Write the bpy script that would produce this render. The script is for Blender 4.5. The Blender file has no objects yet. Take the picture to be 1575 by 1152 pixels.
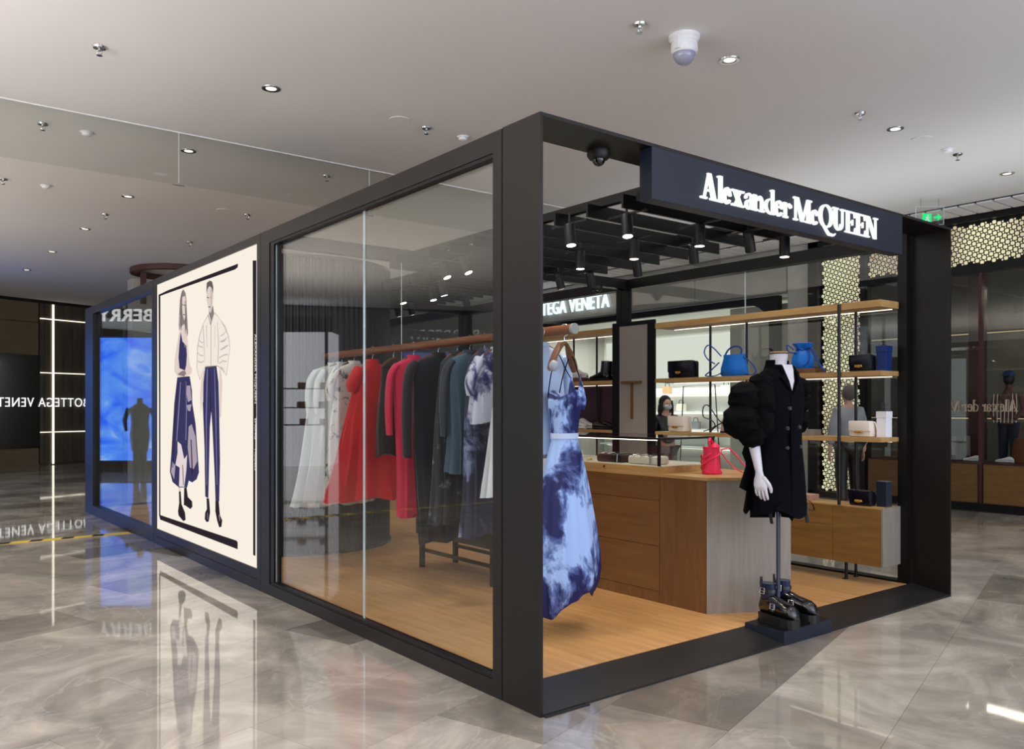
import bpy, bmesh, math, random
from mathutils import Vector, Matrix
random.seed(7)
SC = bpy.context.scene
COL = SC.collection
PI = math.pi

# ------------------------------------------------------------------ camera
cam_d = bpy.data.cameras.new('camera')
cam = bpy.data.objects.new('camera', cam_d)
COL.objects.link(cam)
cam.location = (-2.520, -3.014, 1.45)
cam.rotation_euler = (PI/2, 0, math.radians(52.02-90))
cam_d.lens = 36.0*1290/1575
cam_d.sensor_width = 36.0
cam_d.sensor_fit = 'HORIZONTAL'
cam_d.shift_y = 52/1575
cam_d.clip_start = 0.05
cam_d.clip_end = 200
SC.camera = cam

# ------------------------------------------------------------------ world, exposure
W = bpy.data.worlds.new('mall_air')
SC.world = W
W.use_nodes = True
bg = W.node_tree.nodes['Background']
bg.inputs[0].default_value = (0.90, 0.94, 1.0, 1)
bg.inputs[1].default_value = 1.45
SC.view_settings.view_transform = 'Standard'
SC.view_settings.look = 'None'
SC.view_settings.gamma = 1
SC.view_settings.use_curve_mapping = False
SC.view_settings.exposure = 0.0
SC.cycles.transparent_max_bounces = 24
SC.cycles.max_bounces = 10
SC.cycles.glossy_bounces = 5
SC.cycles.diffuse_bounces = 4
SC.cycles.sample_clamp_indirect = 4.0
SC.cycles.caustics_reflective = False
SC.cycles.caustics_refractive = False

def area(name, loc, target, sx, sy, power, col):
    d = bpy.data.lights.new(name, 'AREA')
    d.shape = 'RECTANGLE'; d.size = sx; d.size_y = sy; d.energy = power; d.color = col
    o = bpy.data.objects.new(name, d); COL.objects.link(o)
    o.location = loc
    o.rotation_euler = (Vector(target)-Vector(loc)).to_track_quat('-Z', 'Y').to_euler()
    return o
def spot(name, loc, target, power, col, deg=70, blend=0.6, r=0.04):
    d = bpy.data.lights.new(name, 'SPOT')
    d.energy = power; d.color = col; d.spot_size = math.radians(deg); d.spot_blend = blend; d.shadow_soft_size = r
    o = bpy.data.objects.new(name, d); COL.objects.link(o)
    o.location = loc
    o.rotation_euler = (Vector(target)-Vector(loc)).to_track_quat('-Z', 'Y').to_euler()
    return o
# cool daylight of the mall's atrium in front of the booth
area('atrium_daylight', (3.0, -12.0, 4.5), (2.5, 0, 1.4), 12, 5, 600, (0.50, 0.68, 1.0))
# upward fill lamps, added without any fittings
# added fill that washes the mall ceiling from below
area('fill_uplight_left', (-6.5, 1.0, 1.9), (-6.5, 1.0, 4.0), 5, 7, 880, (1.0, 0.955, 0.90))
area('fill_uplight_far', (-5.0, 11.0, 1.9), (-5.0, 11.0, 4.0), 4, 6, 230, (1.0, 0.90, 0.76))
area('fill_uplight_behind', (1.5, -6.5, 1.9), (1.5, -6.5, 4.0), 9, 3, 640, (0.84, 0.90, 1.0))
area('fill_uplight_right', (7.2, 1.5, 2.6), (7.2, 1.5, 4.0), 2.0, 7, 45, (0.92, 0.95, 0.95))
# lit interior of the shops across the right-hand concourse
area('white_shop_light', (11.2, 9.5, 3.2), (11.2, 9.5, 0), 1.6, 5.0, 260, (0.95, 1.0, 0.96))
area('dark_shop_light', (11.6, 1.6, 3.3), (11.6, 1.6, 0), 0.3, 3.0, 20, (1.0, 0.86, 0.7))

# ------------------------------------------------------------------ materials
def lin(c):
    out = []
    for v in c:
        v = v/255
        out.append(v/12.92 if v <= 0.04045 else ((v+0.055)/1.055)**2.4)
    return tuple(out)+(1,)
class NT:
    def __init__(s, name):
        s.m = bpy.data.materials.new(name); s.m.use_nodes = True
        s.t = s.m.node_tree; s.b = s.t.nodes['Principled BSDF']; s.out = s.t.nodes['Material Output']
    def n(s, kind, **kw):
        x = s.t.nodes.new(kind)
        for k, v in kw.items():
            if k in x.inputs.keys(): x.inputs[k].default_value = v
            else: setattr(x, k, v)
        return x
    def l(s, a, b): s.t.links.new(a, b)
    def ramp(s, stops, src):
        r = s.n('ShaderNodeValToRGB')
        while len(r.color_ramp.elements) < len(stops): r.color_ramp.elements.new(0.5)
        for e, (p, c) in zip(r.color_ramp.elements, stops): e.position = p; e.color = c
        s.l(src, r.inputs[0]); return r
    def coords(s, which='Object', scale=(1, 1, 1)):
        tc = s.n('ShaderNodeTexCoord'); mp = s.n('ShaderNodeMapping'); mp.inputs['Scale'].default_value = scale
        s.l(tc.outputs[which], mp.inputs[0]); return mp.outputs[0]
def mat(name, c, rough=0.5, metal=0.0, spec=0.5, var=0.08, scale=(6, 6, 6), coat=0.0, emit=0.0, bump=0.0, sheen=0.0, alpha=1.0):
    q = NT(name); b = q.b
    b.inputs['Roughness'].default_value = rough
    b.inputs['Metallic'].default_value = metal
    b.inputs['Specular IOR Level'].default_value = spec
    b.inputs['Coat Weight'].default_value = coat
    b.inputs['Coat Roughness'].default_value = 0.08
    b.inputs['Sheen Weight'].default_value = sheen
    nz = q.n('ShaderNodeTexNoise', Scale=1.0, Detail=4.0)
    q.l(q.coords('Object', scale), nz.inputs['Vector'])
    L = lin(c)
    r = q.ramp([(0.3, tuple(v*(1-var) for v in L[:3])+(1,)), (0.7, tuple(min(1, v*(1+var)) for v in L[:3])+(1,))], nz.outputs['Fac'])
    q.l(r.outputs[0], b.inputs['Base Color'])
    if emit:
        q.l(r.outputs[0], b.inputs['Emission Color']); b.inputs['Emission Strength'].default_value = emit
    if bump:
        bp = q.n('ShaderNodeBump', Strength=bump, Distance=0.01); q.l(nz.outputs['Fac'], bp.inputs['Height']); q.l(bp.outputs[0], b.inputs['Normal'])
    if alpha < 1: b.inputs['Alpha'].default_value = alpha
    return q.m
def emis(name, c, s):
    q = NT(name); e = q.n('ShaderNodeEmission'); e.inputs[0].default_value = lin(c); e.inputs[1].default_value = s
    q.l(e.outputs[0], q.out.inputs[0]); return q.m
def glass(name, tint=(0.93, 0.95, 0.94), r0=0.045, rough=0.0):
    q = NT(name)
    lw = q.n('ShaderNodeLayerWeight'); lw.inputs['Blend'].default_value = 0.5
    p = q.n('ShaderNodeMath', operation='POWER'); q.l(lw.outputs['Facing'], p.inputs[0]); p.inputs[1].default_value = 5.0
    m = q.n('ShaderNodeMath', operation='MULTIPLY_ADD'); q.l(p.outputs[0], m.inputs[0]); m.inputs[1].default_value = 1-r0; m.inputs[2].default_value = r0
    tr = q.n('ShaderNodeBsdfTransparent'); tr.inputs[0].default_value = tint+(1,)
    gl = q.n('ShaderNodeBsdfGlossy'); gl.inputs['Roughness'].default_value = rough; gl.inputs[0].default_value = (1, 1, 1, 1)
    mx = q.n('ShaderNodeMixShader'); q.l(m.outputs[0], mx.inputs[0]); q.l(tr.outputs[0], mx.inputs[1]); q.l(gl.outputs[0], mx.inputs[2])
    q.l(mx.outputs[0], q.out.inputs[0]); return q.m
def wood(name, c1, c2, rough=0.45, scale=(1.5, 1.5, 22), which='Object', spec=0.4):
    q = NT(name); b = q.b; b.inputs['Roughness'].default_value = rough; b.inputs['Specular IOR Level'].default_value = spec
    nz = q.n('ShaderNodeTexNoise', Scale=1.6, Detail=6.0, Distortion=0.6); q.l(q.coords(which, scale), nz.inputs['Vector'])
    r = q.ramp([(0.25, lin(c1)), (0.75, lin(c2))], nz.outputs['Fac'])
    oi = q.n('ShaderNodeObjectInfo'); hs = q.n('ShaderNodeHueSaturation')
    mm = q.n('ShaderNodeMath', operation='MULTIPLY_ADD'); q.l(oi.outputs['Random'], mm.inputs[0]); mm.inputs[1].default_value = 0.16; mm.inputs[2].default_value = 0.92
    q.l(mm.outputs[0], hs.inputs['Value']); q.l(r.outputs[0], hs.inputs['Color']); q.l(hs.outputs[0], b.inputs['Base Color'])
    bp = q.n('ShaderNodeBump', Strength=0.06, Distance=0.01); q.l(nz.outputs['Fac'], bp.inputs['Height']); q.l(bp.outputs[0], b.inputs['Normal'])
    return q.m
def marble(name):
    q = NT(name); b = q.b
    v = q.coords('Object', (1, 1, 1))
    geo = q.n('ShaderNodeNewGeometry')
    n1 = q.n('ShaderNodeTexNoise', Scale=1.3, Detail=9.0, Roughness=0.62, Distortion=1.2); q.l(geo.outputs['Position'], n1.inputs['Vector'])
    r1 = q.ramp([(0.30, lin((124, 119, 112))), (0.50, lin((164, 157, 147))), (0.70, lin((206, 198, 187)))], n1.outputs['Fac'])
    n2 = q.n('ShaderNodeTexNoise', Scale=1.2, Detail=5.0, Roughness=0.55, Distortion=1.1); q.l(geo.outputs['Position'], n2.inputs['Vector'])
    r2 = q.ramp([(0.488, (0, 0, 0, 1)), (0.50, (1, 1, 1, 1)), (0.512, (0, 0, 0, 1))], n2.outputs['Fac'])
    mx = q.n('ShaderNodeMixRGB'); mf = q.n('ShaderNodeMath', operation='MULTIPLY'); q.l(r2.outputs[0], mf.inputs[0]); mf.inputs[1].default_value = 0.28
    q.l(mf.outputs[0], mx.inputs[0]); q.l(r1.outputs[0], mx.inputs[1]); mx.inputs[2].default_value = lin((214, 208, 198))
    oi = q.n('ShaderNodeObjectInfo')
    rr = q.ramp([(0.0, lin((150, 146, 143))), (0.16, lin((196, 192, 188))), (0.3, lin((232, 230, 227))), (0.9, lin((250, 249, 247)))], oi.outputs['Random'])
    mu = q.n('ShaderNodeMixRGB', blend_type='MULTIPLY'); mu.inputs[0].default_value = 1.0
    q.l(mx.outputs[0], mu.inputs[1]); q.l(rr.outputs[0], mu.inputs[2]); q.l(mu.outputs[0], b.inputs['Base Color'])
    b.inputs['Roughness'].default_value = 0.5; b.inputs['Specular IOR Level'].default_value = 0.2
    b.inputs['Coat Weight'].default_value = 1.0; b.inputs['Coat Roughness'].default_value = 0.035; b.inputs['Coat IOR'].default_value = 1.95
    bp = q.n('ShaderNodeBump', Strength=0.015, Distance=0.02); n3 = q.n('ShaderNodeTexNoise', Scale=3.5, Detail=1.0); q.l(geo.outputs['Position'], n3.inputs['Vector'])
    q.l(n3.outputs['Fac'], bp.inputs['Height']); q.l(bp.outputs[0], b.inputs['Coat Normal'])
    return q.m
def tiedye(name, pale, dark, sc=3.2, lo=0.50, z_bias=0.0, z0=0.4, z1=1.2):
    q = NT(name); b = q.b; b.inputs['Roughness'].default_value = 0.62
    nz = q.n('ShaderNodeTexNoise', Scale=sc, Detail=6.0, Roughness=0.6, Distortion=0.5); q.l(q.coords('Object', (1, 1, 0.75)), nz.inputs['Vector'])
    tc = q.n('ShaderNodeTexCoord'); sp = q.n('ShaderNodeSeparateXYZ'); q.l(tc.outputs['Object'], sp.inputs[0])
    mr = q.n('ShaderNodeMapRange'); q.l(sp.outputs['Z'], mr.inputs[0]); mr.inputs[1].default_value = z0; mr.inputs[2].default_value = z1; mr.inputs[3].default_value = z_bias; mr.inputs[4].default_value = 0.0
    ad = q.n('ShaderNodeMath', operation='ADD'); q.l(nz.outputs['Fac'], ad.inputs[0]); q.l(mr.outputs[0], ad.inputs[1])
    r = q.ramp([(lo-0.02, lin(pale)), (lo+0.03, lin(tuple((a*1+d)/2 for a, d in zip(pale, dark)))), (lo+0.08, lin(dark))], ad.outputs[0])
    q.l(r.outputs[0], b.inputs['Base Color']); b.inputs['Sheen Weight'].default_value = 0.0
    return q.m
M = dict(
    metal=mat('dark_bronze_metal', (22, 17, 15), 0.36, 0.0, 0.32, 0.1, (2, 2, 2)),
    metal2=mat('black_frame_metal', (10, 9, 10), 0.4, 0.0, 0.3),
    fascia=mat('satin_dark_panel', (20, 28, 44), 0.45, 0.0, 0.4, 0.04),  # blue cast of reflected light is put into the base colour
    ramp=mat('dark_threshold_metal', (30, 28, 27), 0.4, 0.0, 0.4),
    groove=mat('black_groove', (8, 8, 8), 0.8),
    glass=glass('clear_glass'),
    glass_thin=glass('hanging_screen_glass', (0.90, 0.915, 0.905), 0.03),
    gedge=mat('polished_glass_edge', (190, 205, 210), 0.15, 0, 0.8, emit=0.12),  # slight glow stands in for light caught by the edges
    marble=marble('polished_grey_marble'),
    joint=mat('floor_joint', (88, 82, 76), 0.5),
    oakfloor=wood('oak_floor_plank', (168, 122, 74), (196, 152, 100), 0.38, (14, 1.2, 14)),
    oak=wood('shaded_oak_veneer', (98, 64, 30), (118, 80, 42), 0.45, (14, 14, 1.3)),  # darker copy of the oak, shade on the sides painted in
    oakh=wood('shaded_oak_lengthwise', (100, 66, 31), (120, 82, 43), 0.45, (14, 1.2, 14)),  # lengthwise grain with the same painted shade
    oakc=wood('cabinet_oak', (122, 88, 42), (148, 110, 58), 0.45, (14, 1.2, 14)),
    oakl=wood('lit_oak_veneer', (160, 124, 74), (190, 152, 98), 0.45, (14, 1.2, 14)),  # lighter copy of the oak, light on tops and edges painted in
    greyoak=wood('grey_oak_panel', (128, 118, 108), (148, 138, 126), 0.5, (14, 14, 1.2)),
    rail=wood('brown_wood_rail', (98, 56, 34), (128, 78, 48), 0.4, (14, 1.2, 14)),
    walnut=wood('walnut_block', (92, 60, 38), (120, 82, 52), 0.5, (14, 2, 14)),
    ceiling=mat('painted_ceiling', (222, 220, 222), 0.9, 0, 0.1, 0.03, (0.4, 0.4, 0.4)),
    white=mat('white_plastic', (225, 225, 228), 0.35),
    chrome=mat('chrome', (190, 190, 190), 0.2, 1.0),
    black=mat('matt_black', (9, 9, 10), 0.5),
    gloss=mat('glossy_black_leather', (12, 12, 15), 0.18, 0, 0.6, coat=0.3),
    gold=mat('gold_clasp', (220, 180, 90), 0.25, 1.0),
    lamp=emis('lamp_lens', (255, 246, 230), 9.0),
    lampdim=emis('recessed_lamp_lens', (255, 246, 232), 1.6),
    logo=emis('lit_white_lettering', (245, 250, 250), 1.15),
    neon=emis('cool_white_halo_lettering', (215, 240, 250), 1.8),
    strip=emis('led_strip', (255, 245, 225), 1.6),
    paper=emis('backlit_poster_paper', (250, 240, 226), 1.0),
    paper2=emis('backlit_poster_margin', (243, 240, 228), 1.0),
    green=emis('exit_green', (40, 220, 120), 1.2),
    slab=mat('grey_stone_panel', (160, 156, 148), 0.6, 0, 0.3, 0.06, (1.2, 1.2, 1.2)),
    pier=mat('pale_stone_pier', (178, 174, 166), 0.5),
    tan=mat('tan_wall_panel', (112, 96, 72), 0.45, var=0.05),
    darkwall=mat('dark_wall_panel', (58, 50, 42), 0.35),
    bronze=mat('bronze_fluted_panel', (92, 82, 70), 0.28, 0.4, 0.5, 0.25, (7, 7, 0.6)),
    screen=emis('blue_video_screen', (52, 112, 255), 1.1),
    column=mat('charcoal_fluted_panel', (44, 44, 48), 0.55, 0, 0.35),
    mwhite=mat('mannequin_white', (205, 200, 206), 0.4),
    navycoat=mat('midnight_wool', (5, 6, 13), 0.85, 0, 0.08, 0.25, (3, 3, 3)),
    puffs=mat('black_gathered_silk', (3, 3, 5), 0.8, 0, 0.1, bump=0.3),
    soil=mat('brown_leather', (110, 62, 38), 0.45),
    burgundy=mat('burgundy_panel', (60, 26, 24), 0.4),
)
FAB = {}
def fab(name, c, rough=0.75, **k):
    if name not in FAB: FAB[name] = mat(name, c, rough, 0, 0.3, k.pop('var', 0.12), k.pop('scale', (5, 5, 2)), sheen=k.pop('sheen', 0.15), **k)
    return FAB[name]

# ------------------------------------------------------------------ mesh helpers
SMOOTH = [False]
class MB:
    def __init__(s): s.v = []; s.f = []; s.mi = []; s.cur = 0
    def add(s, vs, fs):
        k = len(s.v); s.v += [tuple(v) for v in vs]; s.f += [tuple(i+k for i in f) for f in fs]; s.mi += [s.cur]*len(fs); return s
    def box(s, x0, x1, y0, y1, z0, z1):
        return s.add([(x0, y0, z0), (x1, y0, z0), (x1, y1, z0), (x0, y1, z0), (x0, y0, z1), (x1, y0, z1), (x1, y1, z1), (x0, y1, z1)],
                     [(0, 3, 2, 1), (4, 5, 6, 7), (0, 1, 5, 4), (1, 2, 6, 5), (2, 3, 7, 6), (3, 0, 4, 7)])
    def prism(s, pts, z0, z1):
        n = len(pts)
        return s.add([(x, y, z0) for x, y in pts]+[(x, y, z1) for x, y in pts],
                     [tuple(range(n-1, -1, -1)), tuple(range(n, 2*n))]+[(i, (i+1) % n, n+(i+1) % n, n+i) for i in range(n)])
    def slabx(s, pts, x0, x1):   # outline in (y, z)
        n = len(pts)
        return s.add([(x0, a, b) for a, b in pts]+[(x1, a, b) for a, b in pts],
                     [tuple(range(n-1, -1, -1)), tuple(range(n, 2*n))]+[(i, (i+1) % n, n+(i+1) % n, n+i) for i in range(n)])
    def slaby(s, pts, y0, y1):   # outline in (x, z)
        n = len(pts)
        return s.add([(a, y0, b) for a, b in pts]+[(a, y1, b) for a, b in pts],
                     [tuple(range(n)), tuple(range(2*n-1, n-1, -1))]+[(i, n+i, n+(i+1) % n, (i+1) % n) for i in range(n)])
    def loft(s, rings, caps=True, skip=None, closed=False):
        n = len(rings[0]); vs = [p for r in rings for p in r]; fs = []
        m = len(rings)
        for i in range(m if closed else m-1):
            for j in range(n):
                if skip and skip(i, j): continue
                a = i*n+j; b = i*n+(j+1) % n; c = ((i+1) % m)*n+(j+1) % n; d = ((i+1) % m)*n+j
                fs.append((a, b, c, d))
        if caps and not closed: fs += [tuple(range(n-1, -1, -1)), tuple(range((m-1)*n, m*n))]
        return s.add(vs, fs)
    def tube(s, pts, r, n=8, closed=False, flat=1.0):
        pts = [Vector(p) for p in pts]; m = len(pts); rings = []
        rr = list(r) if isinstance(r, (list, tuple)) else [r]*m
        if SMOOTH[0] and 4 <= m <= 12 and not closed:   # rounded path through the given points
            P = [pts[0]]+pts+[pts[-1]]; q = []; q2 = []
            for i in range(m-1):
                a, b, c, d = P[i:i+4]
                for k in range(4):
                    t = k/4; q.append(0.5*((2*b)+(c-a)*t+(2*a-5*b+4*c-d)*t*t+(3*b-a-3*c+d)*t**3)); q2.append(rr[i]+(rr[i+1]-rr[i])*t)
            pts = q+[pts[-1]]; rr = q2+[rr[-1]]; m = len(pts)
        up = Vector((0, 0, 1)); prev = None
        for i in range(m):
            if closed: t = pts[(i+1) % m]-pts[i-1]
            else: t = pts[min(i+1, m-1)]-pts[max(i-1, 0)]
            t = t.normalized() if t.length > 1e-9 else Vector((0, 0, 1))
            if prev is None:
                a = t.cross(up)
                if a.length < 0.2: a = t.cross(Vector((1, 0, 0)))
            else: a = prev-t*prev.dot(t)
            a.normalize(); b = t.cross(a); prev = a
            rings.append([pts[i]+(a*math.cos(2*PI*k/n)+b*math.sin(2*PI*k/n)*flat)*rr[i] for k in range(n)])
        return s.loft(rings, not closed, None, closed)
    def cyl(s, p0, p1, r0, r1=None, n=16): return s.tube([p0, p1], [r0, r0 if r1 is None else r1], n)
    def lathe(s, prof, c=(0, 0), n=24):
        return s.loft([[(c[0]+r*math.cos(2*PI*k/n), c[1]+r*math.sin(2*PI*k/n), z) for k in range(n)] for r, z in prof])
    def blob(s, c, rx, ry, rz, n=12, m=8, wav=0.0, k=5):
        rings = []
        for i in range(m+1):
            th = PI*i/m; th = min(max(th, 0.05), PI-0.05)
            rings.append([(c[0]+rx*math.sin(th)*math.cos(2*PI*j/n)*(1+wav*math.sin(k*2*PI*j/n+3*th)), c[1]+ry*math.sin(th)*math.sin(2*PI*j/n)*(1+wav*math.cos(k*2*PI*j/n)), c[2]-rz*math.cos(th)) for j in range(n)])
        return s.loft(rings)
    def rbox(s, x0, x1, y0, y1, z0, z1, b=0.01, seg=2):
        """box with rounded vertical and top/bottom edges"""
        def ring(z, ins):
            r = b; pts = []
            for cx, cy, a0 in ((x1-r, y1-r, 0), (x0+r, y1-r, PI/2), (x0+r, y0+r, PI), (x1-r, y0+r, 1.5*PI)):
                for q in range(seg+1):
                    a = a0+PI/2*q/seg; pts.append((cx+(r-ins)*math.cos(a), cy+(r-ins)*math.sin(a), z))
            return pts
        return s.loft([ring(z0, b*0.7), ring(z0+b*0.3, b*0.2), ring(z0+b, 0), ring(z1-b, 0), ring(z1-b*0.3, b*0.2), ring(z1, b*0.7)])
def ell(cx, cy, z, rx, ry, n=32, rot=0.0, amp=0.0, fr=9, ph=0.0, p=2.0):
    o = []
    for k in range(n):
        a = 2*PI*k/n; c = math.cos(a); d = math.sin(a)
        c2 = math.copysign(abs(c)**(2/p), c); d2 = math.copysign(abs(d)**(2/p), d)
        f = 1+amp*math.sin(fr*a+ph)+amp*0.5*math.sin((fr*1.7)*a+ph*2.1)*(1 if n > 24 else 0)
        x = rx*c2*f; y = ry*d2*f
        o.append((cx+x*math.cos(rot)-y*math.sin(rot), cy+x*math.sin(rot)+y*math.cos(rot), z))
    return o
def tag(o, label=None, cat=None, group=None, kind=None):
    if label: o['label'] = label
    if cat: o['category'] = cat
    if group: o['group'] = group
    if kind: o['kind'] = kind
    return o
def make(name, mb, mats, parent=None, smooth=False, off=(0, 0, 0), bevel=0.0):
    me = bpy.data.meshes.new(name)
    vs = [(v[0]-off[0], v[1]-off[1], v[2]-off[2]) for v in mb.v] if any(off) else mb.v
    me.from_pydata(vs, [], mb.f)
    for mm in (mats if isinstance(mats, list) else [mats]): me.materials.append(mm)
    if isinstance(mats, list): me.polygons.foreach_set('material_index', mb.mi)
    bm = bmesh.new(); bm.from_mesh(me); bmesh.ops.recalc_face_normals(bm, faces=bm.faces); bm.to_mesh(me); bm.free()
    if smooth:
        me.polygons.foreach_set('use_smooth', [True]*len(me.polygons))
        try: me.set_sharp_from_angle(angle=math.radians(42))
        except Exception: pass
    me.update()
    o = bpy.data.objects.new(name, me); COL.objects.link(o)
    if parent is not None: o.parent = parent
    if bevel:
        bv = o.modifiers.new('bevel', 'BEVEL'); bv.width = bevel; bv.segments = 2; bv.limit_method = 'ANGLE'
    return o
def T(name, label, cat, loc=(0, 0, 0), group=None, rz=0.0, kind=None):
    o = bpy.data.objects.new(name, None); COL.objects.link(o); o.location = loc; o.rotation_euler = (0, 0, rz)
    o.empty_display_size = 0.1
    return tag(o, label, cat, group, kind)
def part(name, mb, m, t, smooth=False, bevel=0.0, world=True):
    """mesh of a thing given in world coordinates (world=True) or in the thing's own"""
    root = t
    while root.parent: root = root.parent
    return make(name, mb, m, t, smooth, tuple(root.location) if world else (0, 0, 0), bevel)
def solo(name, mb, m, label, cat, group=None, smooth=False, bevel=0.0, off=(0, 0, 0)):
    o = make(name, mb, m, None, smooth, off, bevel); o.location = off
    return tag(o, label, cat, group)
def struct(name, mb, m, smooth=False, bevel=0.0):
    return tag(make(name, mb, m, None, smooth, (0, 0, 0), bevel), kind='structure')
def clone(src, loc, label=None, rz=None, group=None, rot=None):
    def rec(o, par):
        c = o.copy(); COL.objects.link(c); c.parent = par
        for ch in [x for x in KIDS.get(o.name, [])]: rec(ch, c)
        return c
    KIDS = {}
    for x in list(src.children_recursive): KIDS.setdefault(x.parent.name, []).append(x)
    c = rec(src, None); c.location = loc
    if rz is not None: c.rotation_euler = (0, 0, rz)
    if rot is not None: c.rotation_euler = rot
    if label: c['label'] = label
    if group: c['group'] = group
    return c
def text_mesh(s, size, ext=0.004, bold=0.0, space=1.0):
    """lettering from Blender's own built-in typeface, as MB in local (x, z) plane facing -y"""
    cu = bpy.data.curves.new('lettering', 'FONT'); cu.body = s; cu.size = size; cu.extrude = ext; cu.offset = bold; cu.space_character = space; cu.resolution_u = 3
    o = bpy.data.objects.new('lettering', cu); COL.objects.link(o)
    dg = bpy.context.evaluated_depsgraph_get(); dg.update()
    me = bpy.data.meshes.new_from_object(o.evaluated_get(dg))
    mb = MB(); mb.add([(v.co.x, -v.co.z, v.co.y) for v in me.vertices], [tuple(p.vertices) for p in me.polygons])
    bpy.data.objects.remove(o); bpy.data.meshes.remove(me); return mb
def fit(mb, p0, r, width, height, up=(0, 0, 1)):
    """place lettering: left foot at p0, reading along unit vector r, scaled to width x height"""
    xs = [v[0] for v in mb.v]; zs = [v[2] for v in mb.v]; ys = [v[1] for v in mb.v]
    x0, x1, z0, z1 = min(xs), max(xs), 0, max(zs)
    R = Vector(r); U = Vector(up); N = R.cross(U); p0 = Vector(p0)
    mb.v = [tuple(p0+R*((v[0]-x0)/(x1-x0)*width)+U*((v[2]-z0)/(z1-z0)*height)+N*(-v[1])) for v in mb.v]
    return mb

# ================================================================== THE SETTING
HC = 4.2
floor = struct('floor', MB().box(-16, 14, -9, 30, -0.05, -0.004), M['joint'])
ceil = struct('ceiling', MB().box(-16, 14, -9, 30, HC, HC+0.1), M['ceiling'])
# polished stone slabs, laid in courses turned about 17 degrees from the booth
ta = math.radians(17); tc_, ts_ = math.cos(ta), math.sin(ta)
TW, TH = 1.20, 0.60
tile_me = {}
def tile_mesh():
    g = 0.0009
    mb = MB(); mb.box(-TW/2+g, TW/2-g, -TH/2+g, TH/2-g, -0.02, 0.0)
    me = bpy.data.meshes.new('floor_tile'); me.from_pydata(mb.v, [], mb.f); me.materials.append(M['marble']); return me
tm = tile_mesh()
cells = []
F2 = Vector((0.6154, 0.7882)); R2 = Vector((0.7882, -0.6154)); C2 = Vector((-2.52, -3.014))
for i in range(-60, 60):
    for j in range(-80, 80):
        u = (i+0.5*(j % 2))*TW+0.35; v = j*TH+0.12
        x = u*tc_-v*ts_; y = u*ts_+v*tc_
        d = Vector((x, y))-C2; D = d.dot(F2); Rr = d.dot(R2)
        if x < -14 or x > 10.6 or y < -8 or y > 23: continue
        inside = (0.4 < x < 3.7 and 0.7 < y < 9.4)
        if inside: continue
        vis = D > 1.0 and abs(Rr) < D*0.62+0.8
        cells.append((0 if vis else 1, D if vis else d.length, x, y))
cells.sort()
for k, (vz, D, x, y) in enumerate(cells[:280]):
    o = bpy.data.objects.new('floor_tile', tm); COL.objects.link(o); o.parent = floor; o.location = (x, y, 0); o.rotation_euler = (0, 0, ta)
rest = MB()
g = 0.0009
for (vz, D, x, y) in cells[280:]:
    q = [(x+a*tc_-b*ts_, y+a*ts_+b*tc_) for a, b in ((-TW/2+g, -TH/2+g), (TW/2-g, -TH/2+g), (TW/2-g, TH/2-g), (-TW/2+g, TH/2-g))]
    rest.add([(a, b, 0) for a, b in q], [(0, 1, 2, 3)])
ro = make('floor_tile_field', rest, M['marble'], floor); ro['kind'] = 'stuff'

# ---- far wall at the end of the concourse (turned 22 degrees)
wa = math.radians(21.5); wo = Vector((0.231, 20.846, 0)); wr = Vector((math.cos(wa), math.sin(wa), 0)); wn = Vector((math.sin(wa), -math.cos(wa), 0))
def wbox(mb, u0, u1, n0, n1, z0, z1):   # n towards the viewer
    P = lambda u, n, z: tuple(wo+wr*u+wn*n+Vector((0, 0, z)))
    return mb.add([P(u0, n0, z0), P(u1, n0, z0), P(u1, n1, z0), P(u0, n1, z0), P(u0, n0, z1), P(u1, n0, z1), P(u1, n1, z1), P(u0, n1, z1)],
                  [(0, 3, 2, 1), (4, 5, 6, 7), (0, 1, 5, 4), (1, 2, 6, 5), (2, 3, 7, 6), (3, 0, 4, 7)])
far = struct('wall_far', wbox(MB(), -14, 13, -0.4, -0.05, 0, HC), M['darkwall'])
for z0, z1 in ((2.80, 3.62), (3.64, 4.14)):
    for u0 in (-6.3, -3.88, -1.46):
        make('wall_panel', wbox(MB(), u0, u0+2.40, -0.05, 0.0, z0, z1), M['tan'], far)
make('base_panel', wbox(MB(), -8, 0.95, -0.05, 0.0, 0.0, 0.44), M['tan'], far)
tag(wbox_o := make('trim_top', wbox(MB(), -14, 13, -0.05, 0.06, 4.13, HC), M['metal']), kind='structure')
v_screen = T('dark_glass_screen', 'black glass screen wall at the end of the concourse with a sign reflection modelled as reversed lettering', 'screen', tuple(wo+wr*-0.5))
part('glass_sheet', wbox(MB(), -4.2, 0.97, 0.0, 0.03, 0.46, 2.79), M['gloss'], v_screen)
# a sign's reflection in the black glass, modelled as reversed lettering
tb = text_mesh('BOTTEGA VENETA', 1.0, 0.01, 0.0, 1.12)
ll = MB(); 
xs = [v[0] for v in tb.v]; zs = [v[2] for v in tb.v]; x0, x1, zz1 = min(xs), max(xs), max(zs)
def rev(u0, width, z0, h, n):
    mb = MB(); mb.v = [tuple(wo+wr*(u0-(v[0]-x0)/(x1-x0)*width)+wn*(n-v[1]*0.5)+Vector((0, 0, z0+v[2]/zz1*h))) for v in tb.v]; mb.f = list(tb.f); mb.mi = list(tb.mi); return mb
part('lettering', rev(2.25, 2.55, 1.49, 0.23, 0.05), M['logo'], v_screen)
tower = T('fluted_bronze_pier', 'tall bronze fluted pier crossed by three lit ledges and one vertical light line', 'pier', tuple(wo+wr*1.6))
for k in range(12):
    part('fluted_strip', wbox(MB(), 0.98+k*0.125, 0.98+k*0.125+0.118, -0.05, 0.0+0.012*(k % 2), 0.05, 4.13), M['bronze'], tower)
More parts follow.
